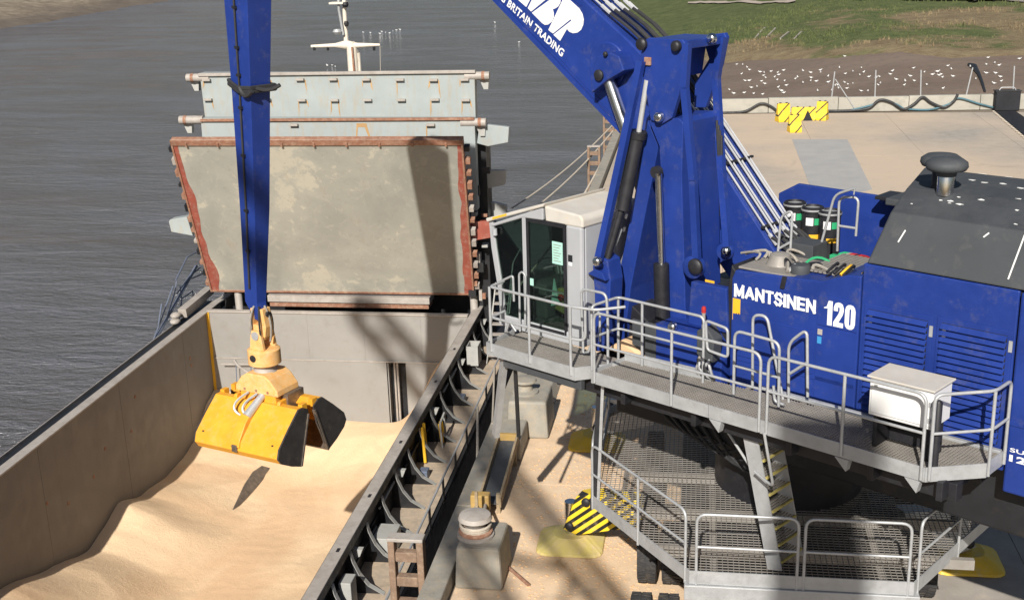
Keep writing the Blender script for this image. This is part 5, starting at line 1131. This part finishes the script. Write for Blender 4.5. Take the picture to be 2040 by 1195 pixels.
# shells: closed profile seen from the end (a outward, z down), drawn open
def shell(s, name):
    W = 1.42; P = [(.12, tz-2.48), (.34, tz-2.36), (.52, tz-2.36), (.98, tz-2.74), (1.44, tz-3.16), (1.52, tz-3.40), (1.40, tz-3.58), (1.02, tz-3.80), (.60, tz-3.98)]
    P = [(a*s, z) for a, z in P]; inner = [(a-.05*s*(1 if i else 0), z+.0) for i, (a, z) in enumerate(P)]
    m = MB(); n_ = len(P); th = .05
    def offs(i):
        a0, a1 = P[max(i-1, 0)], P[min(i+1, n_-1)]; dx, dz = a1[0]-a0[0], a1[1]-a0[1]; l = math.hypot(dx, dz); return (P[i][0]+dz/l*th*s*1.0, P[i][1]-dx/l*th*s)
    Q = [offs(i) for i in range(n_)]
    k = 6        # upper painted skin, then worn lip
    def skin(i0, i1, mat, nm, par):
        m = MB(); vs = []
        for i in range(i0, i1+1): vs += [G(-W, *P[i]), G(W, *P[i]), G(W, *Q[i]), G(-W, *Q[i])]
        c = i1-i0+1; fs = [(0, 1, 2, 3), tuple(reversed(range(4*c-4, 4*c)))]
        for i in range(c-1):
            for j in range(4): fs.append((i*4+j, (i+1)*4+j, (i+1)*4+(j+1) % 4, i*4+(j+1) % 4))
        o_ = m.add(vs, fs).build(nm, mat, par, smooth=12)
        bm = bmesh.new(); bm.from_mesh(o_.data); bmesh.ops.recalc_face_normals(bm, faces=bm.faces); bm.to_mesh(o_.data); bm.free(); return o_
    sh = skin(0, k, 'orange', name, grab); skin(k, n_-1, 'worn', 'cutting_lip', sh)
    endp = [P[0], P[1], P[2], P[3], P[4], P[5], P[6], P[7], P[8], (.48*s, tz-3.7), (.2*s, tz-3.0)]
    for sd in (-1, 1):
        w = sd*W; MB().prism([G(w, a, z) for a, z in endp], gw*(sd*.05)).build('end_plate', 'grabdark', sh)
        MB().beam(G(w+sd*.03, .60*s, tz-3.96), G(w+sd*.03, .14*s, tz-2.6), .10, .05, side=gw).build('edge_bar', 'worn', sh)
    # central cylinder cover and hinge ears
    m = MB()
    rib = [P[1], P[2], P[3], P[4], (1.44*s, tz-3.36), (1.54*s, tz-3.30), (1.48*s, tz-3.12), (1.18*s, tz-2.72), (.66*s, tz-2.32), (.34*s, tz-2.28)]
    r_ = MB().prism([G(-.16, a, z) for a, z in rib], gw*.32).build('cylinder_cover', 'orange', sh, bevel=.02)
    MB().obox(G(0, 1.50*s, tz-3.34), gw*.09, ga*.06, Zv*.10).build('cylinder_eye', 'worn', sh, bevel=.02)
    for w in (-.75, .75): MB().prism([G(w-.05, a, z) for a, z in ((.05*s, tz-2.5), (.55*s, tz-2.45), (.45*s, tz-2.28), (.10*s, tz-2.26))], gw*.10).build('hinge_ear', 'orange', sh, bevel=.01); 
    for w in (-1.2, 1.2):
        MB().obox(G(w, 1.36*s, tz-3.16), gw*.03, ga*.04, Zv*.07).build('wear_bolt', 'grabdark', sh)
    for w in (-1.36, 1.36): MB().obox(G(w, .22*s, tz-2.40), gw*.07, ga*.10, Zv*.10).build('corner_gusset', 'orange', sh)
    return sh
shell(-1, 'bucket_shell'); shell(1, 'bucket_shell')
for w in (-.28, .02):
    hang('cylinder_hose', 'galv', grab, bezier(G(w, -.46, tz-2.15), G(w-.35, -1.1, tz-2.4), G(w+.05, -.90, tz-2.66), 9), .035, 6)
MB().tube([G(.16, -.40, tz-2.2), G(.04, -.98, tz-2.62)], [.10, .13], 12).build('grab_cylinder', 'galv', grab, smooth=40)
hang('tag_line', 'flange', grab, fillet([G(-.35, -.2, tz-1.75), G(-.9, -.1, tz-1.6), G(-1.1, 0, tz-1.5)], .1), .035, 6)

# ================================================================== QUAY FURNITURE
def bollard_block(c, w, d, h, label):
    x, y = c; t = thing('bollard_block', label, 'bollard', (x, y, 0))
    r = [(x-w, y-d), (x+w, y-d), (x+w, y+d), (x-w, y+d)]
    m = MB(); vs = [(a*1.0, b, 0) for a, b in r]+[(x+(a-x)*.90, y+(b-y)*.92, h) for a, b in r]
    m.add(vs, [(3, 2, 1, 0), (4, 5, 6, 7)]+[(i, (i+1) % 4, (i+1) % 4+4, i+4) for i in range(4)]).build('plinth', 'concrete', t, bevel=.06)
    return t
bt = bollard_block((-3.98, 20.75), .46, .62, .86, 'grey concrete plinth with a worn mushroom bollard and ropes, nearest along the quay edge')
bc = Vector((-4.10, 20.70, .86))
MB().lathe(bc, [(.36, 0), (.36, .05), (.22, .08), (.19, .22), (.24, .30), (.33, .36), (.30, .44), (.15, .47), (0, .475)], 20).build('bollard_head', 'flange', bt, smooth=40)
MB().lathe(bc+Zv*.055, [(.30, 0), (.33, .03), (.33, .06), (.28, .09)], 20).build('rusty_collar', 'rust', bt, smooth=40)
for k in range(3):
    pts = [bc+Vector((math.cos(a)*(.26+.015*k), math.sin(a)*(.26+.015*k), .14+.05*k)) for a in [i*math.pi/8 for i in range(16)]]
    tag(MB().tube(pts, .028, 6, closed=True).build('rope_turn', 'rope', smooth=40), ('lowest', 'middle', 'topmost')[k]+' turn of pale mooring rope round the nearest bollard', 'rope', 'rope turns on the bollard')
tag(hang('mooring_rope', 'rope', None, sag(bc+Vector((-.05, .3, .2)), (HR+.05, 37.8, CZ-.5), .45), .04), 'pale mooring rope running from the nearest bollard along the ship rail', 'rope')
tag(hang('mooring_rope', 'rope', None, sag(bc+Vector((.10, .3, .18)), (HR+.03, 41.5, CZ-.45), .65), .035), 'slacker pale mooring rope beside the tauter one from the nearest bollard', 'rope')
tag(hang('iron_bar', 'rust', None, [(-3.52, 20.95, .05), (-3.05, 20.35, .05)], .035), 'short rusty bar lying on the quay beside the bollard plinth', 'bar')
b2 = bollard_block((-4.02, 28.0), .52, .70, .95, 'greenish concrete plinth below the crane cab platform, farther bollard on the quay edge')
MB().lathe((-4.15, 28.0, .95), [(.34, 0), (.34, .05), (.2, .08), (.18, .2), (.3, .30), (.28, .36), (0, .4)], 18).build('bollard_head', 'concrete', b2, smooth=40)
MB().box(-4.60, -4.0, 26.0, 27.25, 0, .55).build('plinth_step', 'concrete', b2, bevel=.05)
# trough / gangway frame between the plinths
tr = thing('steel_trough', 'rusty steel trough with a yellow end standing by the quay edge between two plinths', 'trough', (-4.2, 24.6, 0))
for s in (-1, 1): MB().beam((-4.27+s*.22, 23.2, .30), (-4.27+s*.22, 26.0, .62), .05, .22, side=(1, 0, 0)).build('trough_side', 'copper', tr)
MB().beam((-4.27, 23.3, .22), (-4.27, 25.9, .54), .40, .03).build('trough_floor', 'hood', tr)
MB().box(-4.47, -4.07, 25.9, 25.98, .3, .72).build('trough_end', 'ochre', tr); 
for y in (23.3, 25.7): MB().box(-4.48, -4.40, y, y+.09, 0, .45).build('leg', 'copper', tr); MB().box(-4.14, -4.06, y, y+.09, 0, .45).build('leg', 'copper', tr)
MB().box(-4.62, -4.22, 22.85, 23.10, .22, .62).build('yellow_block', 'ochre', tr, bevel=.03)
fp = thing('edge_post', 'thin dark steel post standing at the kerb above the near bollard', 'post', (-4.35, 22.3, 0))
MB().box(-4.40, -4.34, 22.25, 22.31, 0, 1.0).build('shaft', 'copper', fp); MB().box(-4.44, -4.30, 22.2, 22.36, 0, .03).build('base_plate', 'copper', fp)
b3 = thing('kerb_ramp', 'low sloped concrete upstand on the quay edge under the crane cab', 'kerb', (-4.0, 31, 0))
MB().prism([(-4.45, 29.6, .0), (-3.6, 29.6, .0), (-3.75, 29.6, .30), (-4.45, 29.6, .36)], (0, 5.0, 0)).build('slope', 'concrete', b3, bevel=.03)
MB().prism([(-4.45, 29.3, .005), (-3.9, 29.3, .005), (-4.1, 29.3, .2), (-4.45, 29.3, .25)], (0, .28, 0)).build('nose', 'concrete', b3, bevel=.03)
# timber fender frames hung on the quay face
def fender(y, label, z0=-5.0, z1=.15, x=-5.75):
    t = thing('fender_frame', label, 'fender', (x, y, z0), 0, 'fender frames along the quay face')
    for dx in (-.30, .30): MB().box(x+dx-.07, x+dx+.07, y-.13, y+.13, z0, z1).build('upright', 'wood', t, bevel=.02)
    for k in range(9): MB().box(x-.225, x+.225, y-.10, y+.10, z0+.2+k*.56, z0+.42+k*.56).build('rung_block', 'wood', t, bevel=.02)
    MB().box(x-.375, x+.375, y-.15, y+.15, z1+.002, z1+.08).build('head', 'flange', t, bevel=.02)
    for z in (-1.2, -3.4): MB().box(x+.372, -4.96, y-.06, y+.06, z, z+.12).build('tie_beam', 'wood', t)
fender(21.7, 'ladder-like timber fender frame at the lower edge of the picture, between ship and quay')
fender(67.5, 'nearer of the two far fender frames standing out from the quay face')
fender(79.0, 'farther of the two far fender frames, next to the blue boom')
for k, (q, e, lab) in enumerate((((-5.0, 76.5, .3), (-9.0, 58, -1.2), 'upper of two mooring lines crossing the water to the far quay'), ((-5.0, 72, .3), (-8.6, 56, -1.5), 'lower of two mooring lines crossing the water to the far quay'), ((-4.9, 62, .3), (-7.4, 49.5, -2.6), 'short mooring line behind the cab roof'))):
    tag(hang('mooring_line', 'rope', None, sag(q, e, .35), .045), lab, 'rope')
for y, lab in ((72, 'mossy far bollard on the kerb, nearer the cab'), (76.4, 'mossy far bollard on the kerb, by the last fender')):
    t = thing('quay_bollard', lab, 'bollard', (-4.72, y, .34)); MB().lathe((-4.72, y, .34), [(.2, 0), (.2, .05), (.13, .08), (.13, .25), (.22, .32), (.2, .4), (0, .43)], 14).build('bollard_post', 'copper', t, smooth=40); MB().lathe((-4.72, y, .335), [(.24, 0), (.24, .02)], 14).build('base_plate', 'rust', t)
# dust and grain spilt on the quay
random.seed(31); m = MB()
for k in range(5200):
    x = random.gauss(-1.4, 1.5); y = random.uniform(17.5, 34)
    if x < -4.4: continue
    s = random.uniform(.006, .016); m.obox((x, y, .004+s*.4), (s*1.5, 0, 0), (0, s, 0), (0, 0, s*.5))
o = m.build('spilt_grain', 'tan', kind='stuff'); tag(o, 'scattered grain spilt over the quay in front of the crane', 'grain')

# yellow and black barrier blocks at the far wall
def barrier(px, py, w, h, label, rz=0):
    p = atZ(px, py, 0); t = thing('barrier_block', label, 'barrier', (p.x, p.y, 0), rz, 'yellow and black barrier blocks')
    c, s_ = math.cos(rz), math.sin(rz); X = Vector((c, s_, 0)); Yd = Vector((-s_, c, 0)); B = Vector((p.x, p.y, 0))
    prf = [(-.38, 0), (.38, 0), (.38, .15), (.14, h*.6), (.10, h), (-.10, h), (-.14, h*.6), (-.38, .15)]
    MB().prism([B-X*w+Yd*(a+.38)+Zv*z for a, z in prf], X*(2*w)).build('body', 'hazard2', t, bevel=.03)
    for k in (-.5, .5): MB().obox(B+X*w*k+Yd*.38+Zv*(h+.02), X*.06, Yd*.04, Zv*.03).build('lifting_eye', 'black', t)
    return t
barrier(1564, 244, .40, 1.12, 'left upright yellow barrier block by the parapet wall', .30); bm_ = barrier(1601, 241, .74, .80, 'wide low yellow barrier block with a dark opening by the parapet wall'); barrier(1634, 241, .34, 1.15, 'right upright yellow barrier block by the parapet wall', -.35); barrier(1586, 265, .36, 1.0, 'front yellow barrier block, standing nearest the viewer of its group', .2)
q_ = atZ(1601, 241, 0); MB().prism([(q_.x-.05, q_.y-.02, .01), (q_.x+.55, q_.y-.02, .01), (q_.x+.25, q_.y-.02, .62)], (0, .3, 0)).build('opening', 'net', bm_)
# hoses along the parapet
def wall_hose(pxs, mat, r, label):
    pts = [onplane(x, y, wa-wn_*.12, wn_) for x, y in pxs]; pts = [Vector((p.x, p.y, max(p.z, r))) for p in pts]
    sm_ = []
    for i in range(len(pts)-1):
        p0, p1, p2, p3 = pts[max(i-1, 0)], pts[i], pts[i+1], pts[min(i+2, len(pts)-1)]
        for k in range(6):
            t = k/6; sm_.append(.5*((2*p1)+(p2-p0)*t+(2*p0-5*p1+4*p2-p3)*t*t+(3*p1-p0-3*p2+p3)*t**3))
    sm_.append(pts[-1]); tag(MB().tube(sm_, r, 8).build('hose', mat, smooth=40), label, 'hose')
wall_hose([(1400, 230), (1450, 227), (1485, 222), (1515, 207), (1535, 212), (1550, 224)], 'hoseblack', .08, 'black hose looping along the wall left of the barriers')
wall_hose([(1640, 223), (1690, 222), (1730, 216), (1752, 200), (1775, 204), (1800, 218), (1822, 207), (1838, 194), (1855, 205), (1880, 214), (1900, 202), (1908, 188)], 'hoseblack', .09, 'thick black hose draped in loops over the parapet wall')
wall_hose([(1690, 221), (1735, 210), (1758, 199), (1785, 208), (1800, 217)], 'hoseblue', .06, 'teal hose beside the black one on the parapet wall')
wall_hose([(1800, 217), (1850, 219), (1890, 208), (1910, 196), (1950, 207), (1985, 216)], 'hoseblue', .06, 'teal hose hanging along the right part of the parapet wall')
# fence posts on the wall
for px, py0, px1, py1, lab in ((1657, 193, 1663, 143, 'leaning fence post on the wall, leftmost'), (1743, 192, 1745, 140, 'upright fence post on the wall, second from left'), (1834, 191, 1835, 140, 'upright fence post on the wall, third from left'), (1925, 190, 1938, 135, 'fence post leaning right on the wall beside the dark box'), (2018, 187, 2021, 132, 'rightmost fence post on the wall behind the dark box')):
    a = onplane(px, py0, wa+wn_*.15, wn_); b = onplane(px1, py1, wa+wn_*.15, wn_); a.z = .93; t = thing('fence_post', lab, 'post', a, 0, 'fence posts on the parapet')
    MB().tube([a, b], .045, 8).build('tube', 'galv', t, smooth=40); MB().lathe(a, [(.10, 0), (.10, .03)], 10).build('foot', 'galv', t)
a, b = onplane(1664, 158, wa+wn_*.05, wn_), onplane(1702, 216, wa-wn_*.05, wn_); b.z = max(b.z, .05); tag(hang('brace_pole', 'galv', None, [a, b], .035), 'slanting brace pole leaning against the parapet wall', 'pole')
# dark box and mat at the right end of the wall
p = onplane(2004, 219, wa-wn_*.35, wn_); t = thing('dark_bin', 'black box standing against the right end of the parapet wall', 'bin', (p.x, p.y, 0))
MB().obox((p.x, p.y, .62), wd*.75, wn_*.3, Zv*.60).build('body', 'net', t, bevel=.04); MB().obox((p.x, p.y, 1.25), wd*.80, wn_*.34, Zv*.03).build('lid', 'hoseblack', t, bevel=.01); hang('handle', 'galv', t, fillet([(p.x-.5, p.y, 1.27), (p.x-.4, p.y, 1.45), (p.x+.4, p.y, 1.45), (p.x+.5, p.y, 1.27)], .1), .03)
q4 = [atZ(x, y, .02) for x, y in ((1984, 223), (2022, 222), (2060, 248), (2075, 300))]
mt = thing('rubber_mat', 'dark rubber mat edged with chain, lying in front of the black box', 'mat', (q4[0].x, q4[0].y, 0))
MB().prism([(q.x, q.y, .012) for q in q4], (0, 0, .05)).build('sheet', 'net', mt)
a, b = q4[0], q4[3]
for k in range(26): c = a.lerp(b, k/25); MB().lathe((c.x-.15, c.y, .012), [(.05, 0), (.10, .04), (.05, .08)], 6).build('chain_link', 'rope', mt)
# drift log on the mud
lp = [(1930, 131), (1940, 136), (1950, 150), (1956, 165), (1962, 185)]
pts = []
for x, y in lp:
    lo, hi = 83.0, 190.0; d = ray(x, y)
    for _ in range(40):
        mid = (lo+hi)/2; q = CAM+d*(mid/d.y)
        if q.z > mud_z(q.x, q.y): lo = mid
        else: hi = mid
    pts.append(CAM+d*(lo/d.y)+Zv*.12)
tag(MB().tube(pts, [.16, .34, .16, .13, .10], 8).build('drift_log', 'hull', smooth=40), 'dark waterlogged branch lying on the mud', 'log')
# pale stone strips where the bank meets the mud
for k, (x, y) in enumerate(((1504, 72), (1526, 74), (1552, 76), (1578, 77))):
    q = ground_hit(x, y, grass_z)
    tag(MB().prism([(q.x-.10, q.y-2.5, grass_z(q.x, q.y-2.5)-.3), (q.x+.12, q.y-2.5, grass_z(q.x, q.y-2.5)-.3), (q.x+1.7, q.y+5, grass_z(q.x+1.6, q.y+5)-.3), (q.x+1.45, q.y+5, grass_z(q.x+1.6, q.y+5)-.3)], (0, 0, .5)).build('stone_strip', 'concrete'), ('leftmost', 'second', 'third', 'rightmost')[k]+' pale stone strip on the bank edge behind the tower', 'stone', 'stone strips on the bank')
# gulls resting on the mud
body = MB(); body.ball((0, 0, .17), .11, 10, (1.75, .85, .8)); body.ball((.20, 0, .27), .055, 8); body.add([(-.16, -.05, .19), (-.16, .05, .19), (-.34, 0, .22), (-.2, 0, .14)], [(0, 1, 2), (0, 3, 1), (0, 2, 3), (1, 3, 2)])
body.beam((.24, 0, .27), (.31, 0, .262), .015, .018); body.beam((.0, .03, 0), (.02, .03, .12), .012, .012); body.beam((.0, -.03, 0), (.02, -.03, .12), .012, .012)
g0 = body.build('gull', 'feather', smooth=True)
GP = [(208,377),(213,410),(250,413),(278,430),(294,446),(243,472),(265,514),(290,514),(360,460),(385,463),(380,480),(394,495),(367,517),(390,533),(427,455),(470,462),(475,477),(450,492),(466,510),(505,450),(512,516),(523,543),(473,557),(340,551),(305,557),(258,590),(318,595),(374,599),(494,578),(506,590),(195,594),(167,570),(580,503),(594,493),(628,453),(628,527),(677,463),(680,496),(676,515),(710,518),(737,448),(738,462),(785,488),(786,524),(720,578),(700,342),(890,360),(856,434),(892,470),(940,455),(889,524),(909,536),(902,562),(940,530),(994,433),(1008,462),(984,477),(1040,490),(1085,498),(1106,488),(1112,530),(1099,541),(993,578),(1034,580),(830,545),(850,562),(808,575),(845,543),(1175,473),(1188,455),(1212,507),(1262,543),(1268,518),(1300,486),(1326,514),(1320,435),(1388,460),(1404,538),(1438,476),(1470,458),(1480,480),(1494,474),(1500,494),(1557,443),(1568,487),(1535,420),(1505,563),(1676,427),(1725,455),(1710,503),(1776,467),(1777,412),(1786,369),(1828,404),(1835,467),(1856,418),(1865,490),(1870,517),(1824,532),(1982,377),(1255,312)]
first = True; random.seed(2)
for gx, gy in GP:
    x, y = 1400+gx/3.145, gy/3.145; d = ray(x, y); lo, hi = 83.2, 195.0
    for _ in range(40):
        mid = (lo+hi)/2; q = CAM+d*(mid/d.y)
        if q.z > mud_z(q.x, q.y): lo = mid
        else: hi = mid
    q = CAM+d*(lo/d.y); o = g0 if first else g0.copy()
    if not first: COL.objects.link(o)
    first = False; o.location = (q.x, q.y, mud_z(q.x, q.y)); s = random.uniform(.7, .98); o.scale = (s, s, s); o.rotation_euler = (0, 0, random.uniform(0, 6.28))
    tag(o, 'white gull resting on the brown mud beyond the parapet', 'gull', 'gulls resting on the mud flat')
for x, y in ((652, 132), (662, 131), (668, 134), (724, 66), (738, 66), (757, 68), (761, 64), (768, 66), (776, 67), (783, 63), (790, 61), (797, 60), (986, 46), (1034, 85)):
    q = atZ(x, y, WATER); o = g0.copy(); COL.objects.link(o); s = random.uniform(.9, 1.25); o.location = (q.x, q.y, WATER-.1); o.scale = (s, s, s); o.rotation_euler = (0, 0, random.uniform(0, 6.28)); tag(o, 'tiny white gull floating on the river', 'gull', 'gulls floating on the river')

# parked car at the top edge
p = _c; car = thing('parked_car', 'dark car on the road at the very top right edge', 'car', (p.x, p.y+1.2, ROADZ))
B = Vector((p.x, p.y+1.2, ROADZ))
prof_ = [(-2.2, .35), (-2.2, .75), (-1.5, .92), (-.8, 1.42), (.9, 1.44), (1.7, .98), (2.2, .9), (2.2, .35)]
MB().prism([B+Vector((a, -.85, z)) for a, z in prof_], (0, 1.7, 0)).build('body', 'carp', car, bevel=.08)
M['carglass'] = paint('car_glass', (.05, .06, .07), .1, .05)
MB().prism([B+Vector((a, -.86, z)) for a, z in ((-1.3, .95), (-.75, 1.34), (.85, 1.36), (1.45, 1.0))], (0, .02, 0)).build('side_window', 'carglass', car)
for a in (-1.4, 1.4):
    for y in (-.86, .68): MB().lathe(B+Vector((a, y, .33)), [(.2, 0), (.33, .01), (.33, .19), (.2, .2)], 18, ax=(0, 1, 0)).build('wheel', 'rubber', car, smooth=40)
for y in (-.6, .6): MB().obox(B+Vector((-2.21, y, .66)), (.02, 0, 0), (0, .16, 0), (0, 0, .07)).build('headlight', 'white', car)

# ================================================================== the lattice crane the viewpoint belongs to (its shadow falls across quay and hold)
lat = thing('lattice_crane', 'lattice jib crane behind the viewpoint that shades the quay', 'crane', (1.0, -14, 0))
MB().box(-1.2, 3.6, -17.5, -12.2, .0, 3.0).build('carbody', 'hood', lat, bevel=.1)
MB().box(-.5, .9, -14.6, -13.4, 3.0, 26.0).build('mast', 'galv', lat, bevel=.05)
ja, jb = Vector((3.1, -14, 14.0)), Vector((-17.0, -14, 38.8)); jd = (jb-ja).normalized(); jn = Vector((-jd.z, 0, jd.x)); NJ = 15
m = MB(); ww = 1.05
for s in (-1, 1):
    for t in (-1, 1): m.beam(ja+jn*s*ww+Vector((0, t*.6, 0)), jb+jn*s*ww*.5+Vector((0, t*.4, 0)), .22, .22)
m.build('jib_chord', 'galv', lat)
for k in range(NJ):
    p0 = ja.lerp(jb, k/NJ); p1 = ja.lerp(jb, (k+1)/NJ); w0 = ww*(1-.5*k/NJ); s = 1 if k % 2 else -1
    MB().beam(p0+jn*s*w0+Vector((0, -.5, 0)), p1-jn*s*w0+Vector((0, -.5, 0)), .15, .15).build('jib_lacing', 'galv', lat)
MB().lathe(jb+Vector((-.1, -.3, .1)), [(.5, 0), (.55, .1), (.55, .5), (.5, .6)], 20, ax=(0, 1, 0)).build('head_sheave', 'galv', lat, smooth=40)
